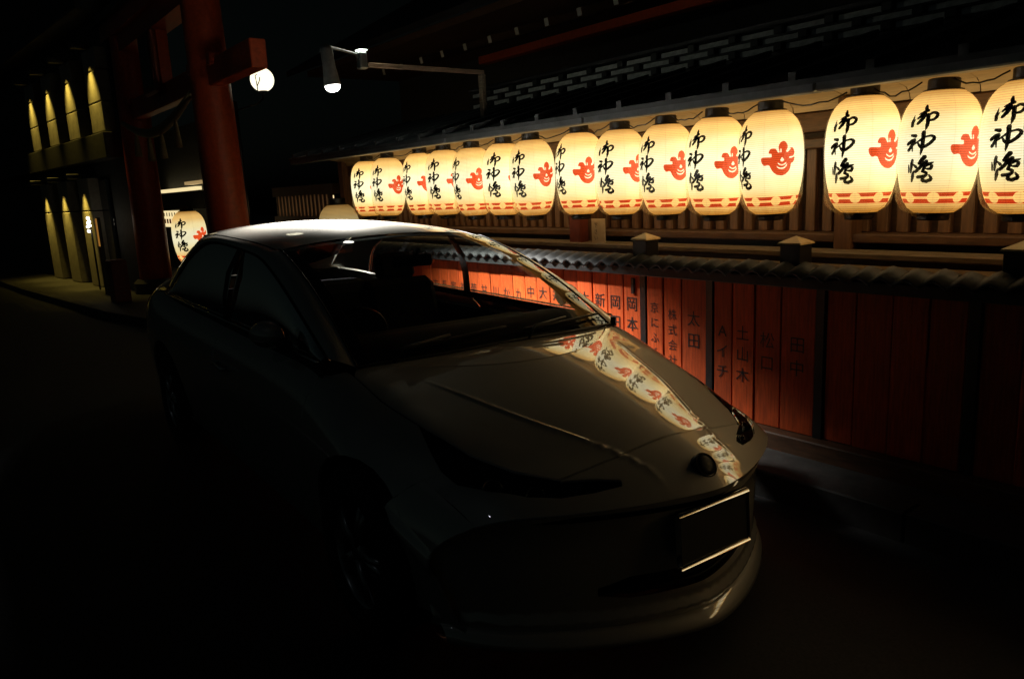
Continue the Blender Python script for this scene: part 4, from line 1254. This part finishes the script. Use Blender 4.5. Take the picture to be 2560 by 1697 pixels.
# --- wheels
def wheel(x, sg, dz):
    wcen = empty('wheel', (x, sg*.775, .315+dz), (math.radians(-90*sg), 0, 0), car)
    MB().lathe([(.20, -.10), (.235, -.112), (.295, -.105), (.313, -.085), (.317, 0), (.313, .085), (.295, .105), (.235, .112), (.205, .10)], 44).obj('tyre', M['rubber'], wcen, True)
    rim = MB().lathe([(.206, -.09), (.20, .0), (.19, .05), (.202, .085), (.212, .098), (.216, .096)], 44).obj('rim', M['alloy'], wcen, True)
    b = MB()
    for k in range(5):
        a = 2*math.pi*k/5
        for da in (-.11, .11):
            p0 = (.03*math.cos(a), .03*math.sin(a), .085); p1 = (.195*math.cos(a+da), .195*math.sin(a+da), .075)
            b.tube([p0, ((p0[0]+p1[0])/2, (p0[1]+p1[1])/2, .088), p1], [.020, .016, .014], 6)
    b.obj('spokes', M['alloy'], rim, True)
    MB().lathe([(.045, .06), (.045, .092), (.03, .10), (0, .102)], 20).obj('hub_cap', M['alloy'], wcen, True)
    MB().lathe([(0, .0), (.15, .0), (.15, .02), (0, .02)], 30).obj('brake_disc', M['metal_dark'], wcen)
for sg in (1, -1):
    wheel(ARC_F[0], sg, -.006); wheel(ARC_R[0], sg, -.036)
# --- glasshouse
WB = Spl(np.linspace(0, 1, 9), [S(*uv_xy(ws_base(.68*q)-.01, .68*q))[2]+.004 for q in np.linspace(0, 1, 9)])
def W(s, t):
    """windscreen: s across -1..1, t up 0..1"""
    yb, yh = .68*s, .598*s
    b_ = Vector((ws_base(yb), yb, .0))
    b_.z = float(WB(abs(s)))
    h = Vector((-2.135-.150*s*s, yh, 1.372-.045*s*s))
    p = b_.lerp(h, t)
    k = 4*t*(1-t)
    return p+Vector((.36, 0, .93))*(.058*k)*(1-.15*s*s)
def grid_obj(name, fn, s0, s1, t0, t1, ns, nt_, m_, parent=car, flip=False):
    v, f = [], []
    for i in range(nt_+1):
        for k in range(ns+1): v.append(tuple(fn(s0+(s1-s0)*k/ns, t0+(t1-t0)*i/nt_)))
    for i in range(nt_):
        for k in range(ns):
            a = i*(ns+1)+k; q = (a, a+1, a+ns+2, a+ns+1); f.append(q[::-1] if flip else q)
    return mesh_obj(name, v, f, m_, parent, True)
ws = grid_obj('windscreen', W, -.985, .985, 0, .985, 60, 40, M['windscreen'])
# printed screen border (inside face), fence side widened as pillar trim to back reflections, and rubber strip at its foot
def Wi(s, t): return W(s, t)+Vector((-.004, 0, -.006))
for a, b_, c_, d_ in ((-.985, -.90, 0, .985), (.80, .985, 0, .985), (-.90, .80, .95, .985), (-.90, .80, 0, .04)):
    grid_obj('frit_and_trim', Wi, a, b_, c_, d_, 30, 30, M['seal'], ws)
MB().tube([W(s, 0)+Vector((.006, 0, .002)) for s in np.linspace(-.99, .99, 41)], .007, 6).obj('screen_seal', M['seal'], car, True)
f_rz = Spl([-2.12, -2.4, -2.8, -3.2, -3.5], [1.372, 1.403, 1.424, 1.426, 1.408])
f_rw = Spl([-2.12, -2.6, -3.1, -3.5], [.598, .612, .605, .58])
def RF(s, t):
    x0 = -2.139-.150*s*s; x1 = -3.50+.06*s*s
    x = x0+(x1-x0)*t
    xe = -2.12+(-3.5+2.12)*t
    wd = float(f_rw(xe)); zc = float(f_rz(xe))
    return Vector((x, s*wd, zc-(.045+.008*math.sin(t*math.pi))*s*s-.012*s**6))
grid_obj('roof', RF, -1, 1, .004, 1, 50, 40, M['car'], flip=False)
def RW(s, t):
    top = RF(s, 1)+Vector((-.004, 0, -.002)); yb = s*.645
    bot = Vector((-4.04+.10*s*s*-.5, yb, 1.005-.012*s*s))
    return top.lerp(bot, t)+Vector((-.5, 0, .85))*(.035*4*t*(1-t))
rw = grid_obj('rear_window', RW, -.97, .97, .01, 1, 40, 24, M['tint_glass'])
# edge curves of the glasshouse on one side
def Uc(q):
    """outer edge of screen, roof and rear window; q in 0..3"""
    if q <= 1: return W(.992, q)
    if q <= 2: return RF(1, q-1)
    return RW(.985, q-2)
TCX = [(-1.355, .752, .935), (-1.62, .736, 1.052), (-1.90, .712, 1.158), (-2.16, .688, 1.238), (-2.42, .667, 1.290), (-2.75, .658, 1.318), (-3.05, .652, 1.330), (-3.27, .656, 1.305), (-3.46, .676, 1.225), (-3.62, .712, 1.09), (-3.72, .752, .975)]
TQ = [0, .27, .55, .80, 1.08, 1.35, 1.60, 1.80, 2.0, 2.45, 2.98]
T_x, T_y, T_z = (Spl(TQ, [p[k] for p in TCX]) for k in range(3))
def Tc(q): return Vector((float(T_x(q)), float(T_y(q)), float(T_z(q))))
def frame_side(sg):
    v, f = [], []; qs = np.linspace(0, 2.98, 80); n = 8
    for q in qs:
        a, b_ = Uc(q), Tc(q)
        out = Vector((0, .75, .66))
        if q > 2: out = Vector((-.35, .8, .45))
        if q < .9: out = Vector((.25, .75, .6))
        for k in range(n+1):
            t = k/n; p = a.lerp(b_, t)+out.normalized()*(.016*math.sin(math.pi*min(1, t*1.0)))
            v.append((p.x, sg*p.y, p.z))
        # small return toward the glass
        p = b_+Vector((0, -.012, -.008)); v.append((p.x, sg*p.y, p.z))
    m_ = n+2
    for i in range(len(qs)-1):
        for k in range(m_-1):
            a = i*m_+k; q = (a, a+1, a+m_+1, a+m_); f.append(q if sg < 0 else q[::-1])
    o = mesh_obj('pillar_frame', v, f, M['car'], car, True)
    # dark seal line between screen and pillar, drip rail
    MB().tube([Vector((p.x, sg*p.y, p.z+.001)) for p in (Uc(q) for q in np.linspace(0, 2.0, 60))], .0045, 6).obj('seal', M['seal'], o, True)
    MB().tube([Vector((p.x, sg*(p.y+.002), p.z)) for p in (Tc(q) for q in np.linspace(0, 2.98, 60))], .006, 6).obj('window_seal', M['seal'], o, True)
    # foot of the pillar down to the wing
    return o
for sg in (1, -1): frame_side(sg)
def glass_side(sg, x0, x1, nm):
    qs = np.linspace(0, 2.98, 200); tx = np.array([Tc(q)[:] for q in qs])
    def fn(s, t):
        x = x0+(x1-x0)*s
        i = np.argmin(abs(tx[:, 0]-x)); top = tx[i]
        bot = Vector((x, .772+.006*math.sin((x+1.3)*1.2), .925+.012*(-x-1.3)))
        p = bot.lerp(Vector((x, top[1]-.008, max(top[2], bot.z+.001))), t)
        return Vector((p.x, sg*(p.y+.012*4*t*(1-t)), p.z))
    return grid_obj(nm, fn, 0, 1, 0, 1, 40, 14, M['side_glass'], flip=sg > 0)
for sg in (1, -1):
    glass_side(sg, -1.37, -2.62, 'door_window'); glass_side(sg, -2.69, -3.71, 'quarter_window')
    v = []
    MB().box(-2.69, -2.62, -.008, .008, 0, 1).v
    for x in (-2.625, -2.685):
        for (y, z) in ((.776, .93), (.768, 1.06), (.735, 1.19), (.664, 1.31)): v.append((x, sg*y, z))
    mesh_obj('centre_pillar', v, [(k, k+1, k+5, k+4) for k in range(3)], M['plastic'], car)
    # shelf between glass and door skin with a bright waist strip
    sv = []
    xs = np.linspace(-1.33, -3.75, 30)
    for x in xs:
        z_ = .925+.012*(-x-1.3)
        p = Vector(S(*[(q if k == 0 else q) for k, q in enumerate(uv_xy(x, .787))]))
        sv += [(x, sg*.765, z_-.004), (x, sg*.790, max(z_-.006, p.z+.004)), (x, sg*.793, p.z-.02)]
    mesh_obj('waist_strip', sv, [(3*i+k, 3*i+k+1, 3*i+k+4, 3*i+k+3) for i in range(29) for k in range(2)], M['plastic'], car, True)
for sg in (1, -1):
    MB().tube([(x, sg*.793, .925+.012*(-x-1.3)+.002) for x in np.linspace(-1.36, -3.72, 40)], .0055, 6).obj('waist_moulding', M['chrome'], car, True)
# cabin
def DB(s, t):
    y = .67*s
    x = ws_base(y)-.03-.62*t
    z = .925-.01*s*s+.035*math.sin(min(1, t*1.1)*math.pi)-.10*max(0, (t-.85)/.15)**2
    return Vector((x, y, z))
grid_obj('dashboard', DB, -1, 1, 0, 1, 30, 16, M['cabin'])
MB().box(-2.0, -1.75, -.66, .66, .45, .90, .03).obj('dash_front', M['cabin'], car)
def seat(y):
    s_ = empty('seat', (-2.62, y, 0), parent=car)
    MB().box(-.10, .42, -.25, .25, .28, .46, .05).obj('cushion', M['seat'], s_)
    b = MB().box(-.09, .09, -.25, .25, .42, 1.06, .05).obj('seat_back', M['seat'], s_); b.rotation_euler = (0, math.radians(-16), 0); b.location = (-.02, 0, .02)
    h = MB().box(-.05, .05, -.13, .13, 1.05, 1.22, .03).obj('headrest', M['seat'], s_); h.rotation_euler = (0, math.radians(-14), 0); h.location = (-.04, 0, .02)
seat(-.36); seat(.36)
MB().box(-3.75, -3.35, -.62, .62, .30, .95, .06).obj('rear_seat', M['seat'], car)
sw = empty('steering_wheel', (-2.02, -.36, .86), (0, math.radians(-64), 0), car)
pts = [(.185*math.cos(a), .185*math.sin(a), 0) for a in np.linspace(0, 2*math.pi, 33)]
MB().tube(pts, .015, 8, False).obj('rim', M['plastic'], sw, True)
MB().box(-.05, .05, -.18, .18, -.012, .012, .008).obj('spoke', M['plastic'], sw)
MB().tube([(-1.93, 0, 1.30), (-1.98, 0, 1.25)], .008, 6).obj('mirror_stem', M['plastic'], car, True)
MB().box(-2.02, -1.985, -.115, .115, 1.205, 1.265, .012).obj('interior_mirror', M['plastic'], car)
# door mirrors
for sg in (1, -1):
    mr_ = empty('door_mirror', (-1.66, sg*.805, .965), (0, 0, sg*math.radians(72)), car)   # folded in
    b = bmesh.new(); bmesh.ops.create_uvsphere(b, u_segments=24, v_segments=14, radius=1)
    for q in b.verts:
        c = q.co; c.x *= .060; c.y *= .105; c.z *= .060
        if c.x < -.02: c.x = -.02-(abs(c.x)-.02)*.15
        c.y += sg*.135; c.z += .025
    me = bpy.data.meshes.new('mirror_housing'); b.to_mesh(me); b.free(); me.materials.append(M['car']); me.polygons.foreach_set('use_smooth', [True]*len(me.polygons))
    link(bpy.data.objects.new('mirror_housing', me), mr_)
    MB().tube([(0, 0, -.015), (0, sg*.06, .0)], [.03, .022], 8).obj('mirror_foot', M['plastic'], mr_, True)
    g_ = MB().lathe([(0, 0), (1, 0)], 24).obj('mirror_glass', M['chrome'], mr_); g_.scale = (.058, .098, 1); g_.rotation_euler = (0, math.radians(-90), 0); g_.location = (-.034, sg*.135, .025)
# wipers
for y0, y1 in ((.10, .62), (-.52, .02)):
    wp = empty('wiper', (0, 0, 0), parent=car)
    def onw(y, t, d): 
        p = W(y/.66, t); return p+Vector((.02, 0, .03))*d
    MB().tube([onw(y0, -.01, .2), onw(y0+.05, .03, 1), onw(y0+.26, .055, 1.0)], .007, 6).obj('wiper_arm', M['plastic'], wp, True)
    MB().tube([onw(y, .035+.05*(y-y0), .55) for y in np.linspace(y0, y1, 12)], .006, 6).obj('wiper_blade', M['plastic'], wp, True)

# lengthen the tail of the body behind the doors
def stretch(x): return x if x > -2.45 else -2.45+(x+2.45)*1.34
done = set()
for o in car.children_recursive:
    if o.type == 'MESH' and o.data.name not in done:
        p, fixed = o.parent, True
        while p is not None and p is not car:
            if p.type == 'EMPTY' and p.location.length > 1e-6: fixed = False
            p = p.parent
        if fixed and o.location.length < 1e-6:
            done.add(o.data.name)
            for v in o.data.vertices: v.co.x = stretch(v.co.x)
            o.data.update()
    elif o.type == 'EMPTY' and o.parent is car and o.location.x < -2.45 and o.name.startswith('wheel'):
        o.location.x = stretch(o.location.x)
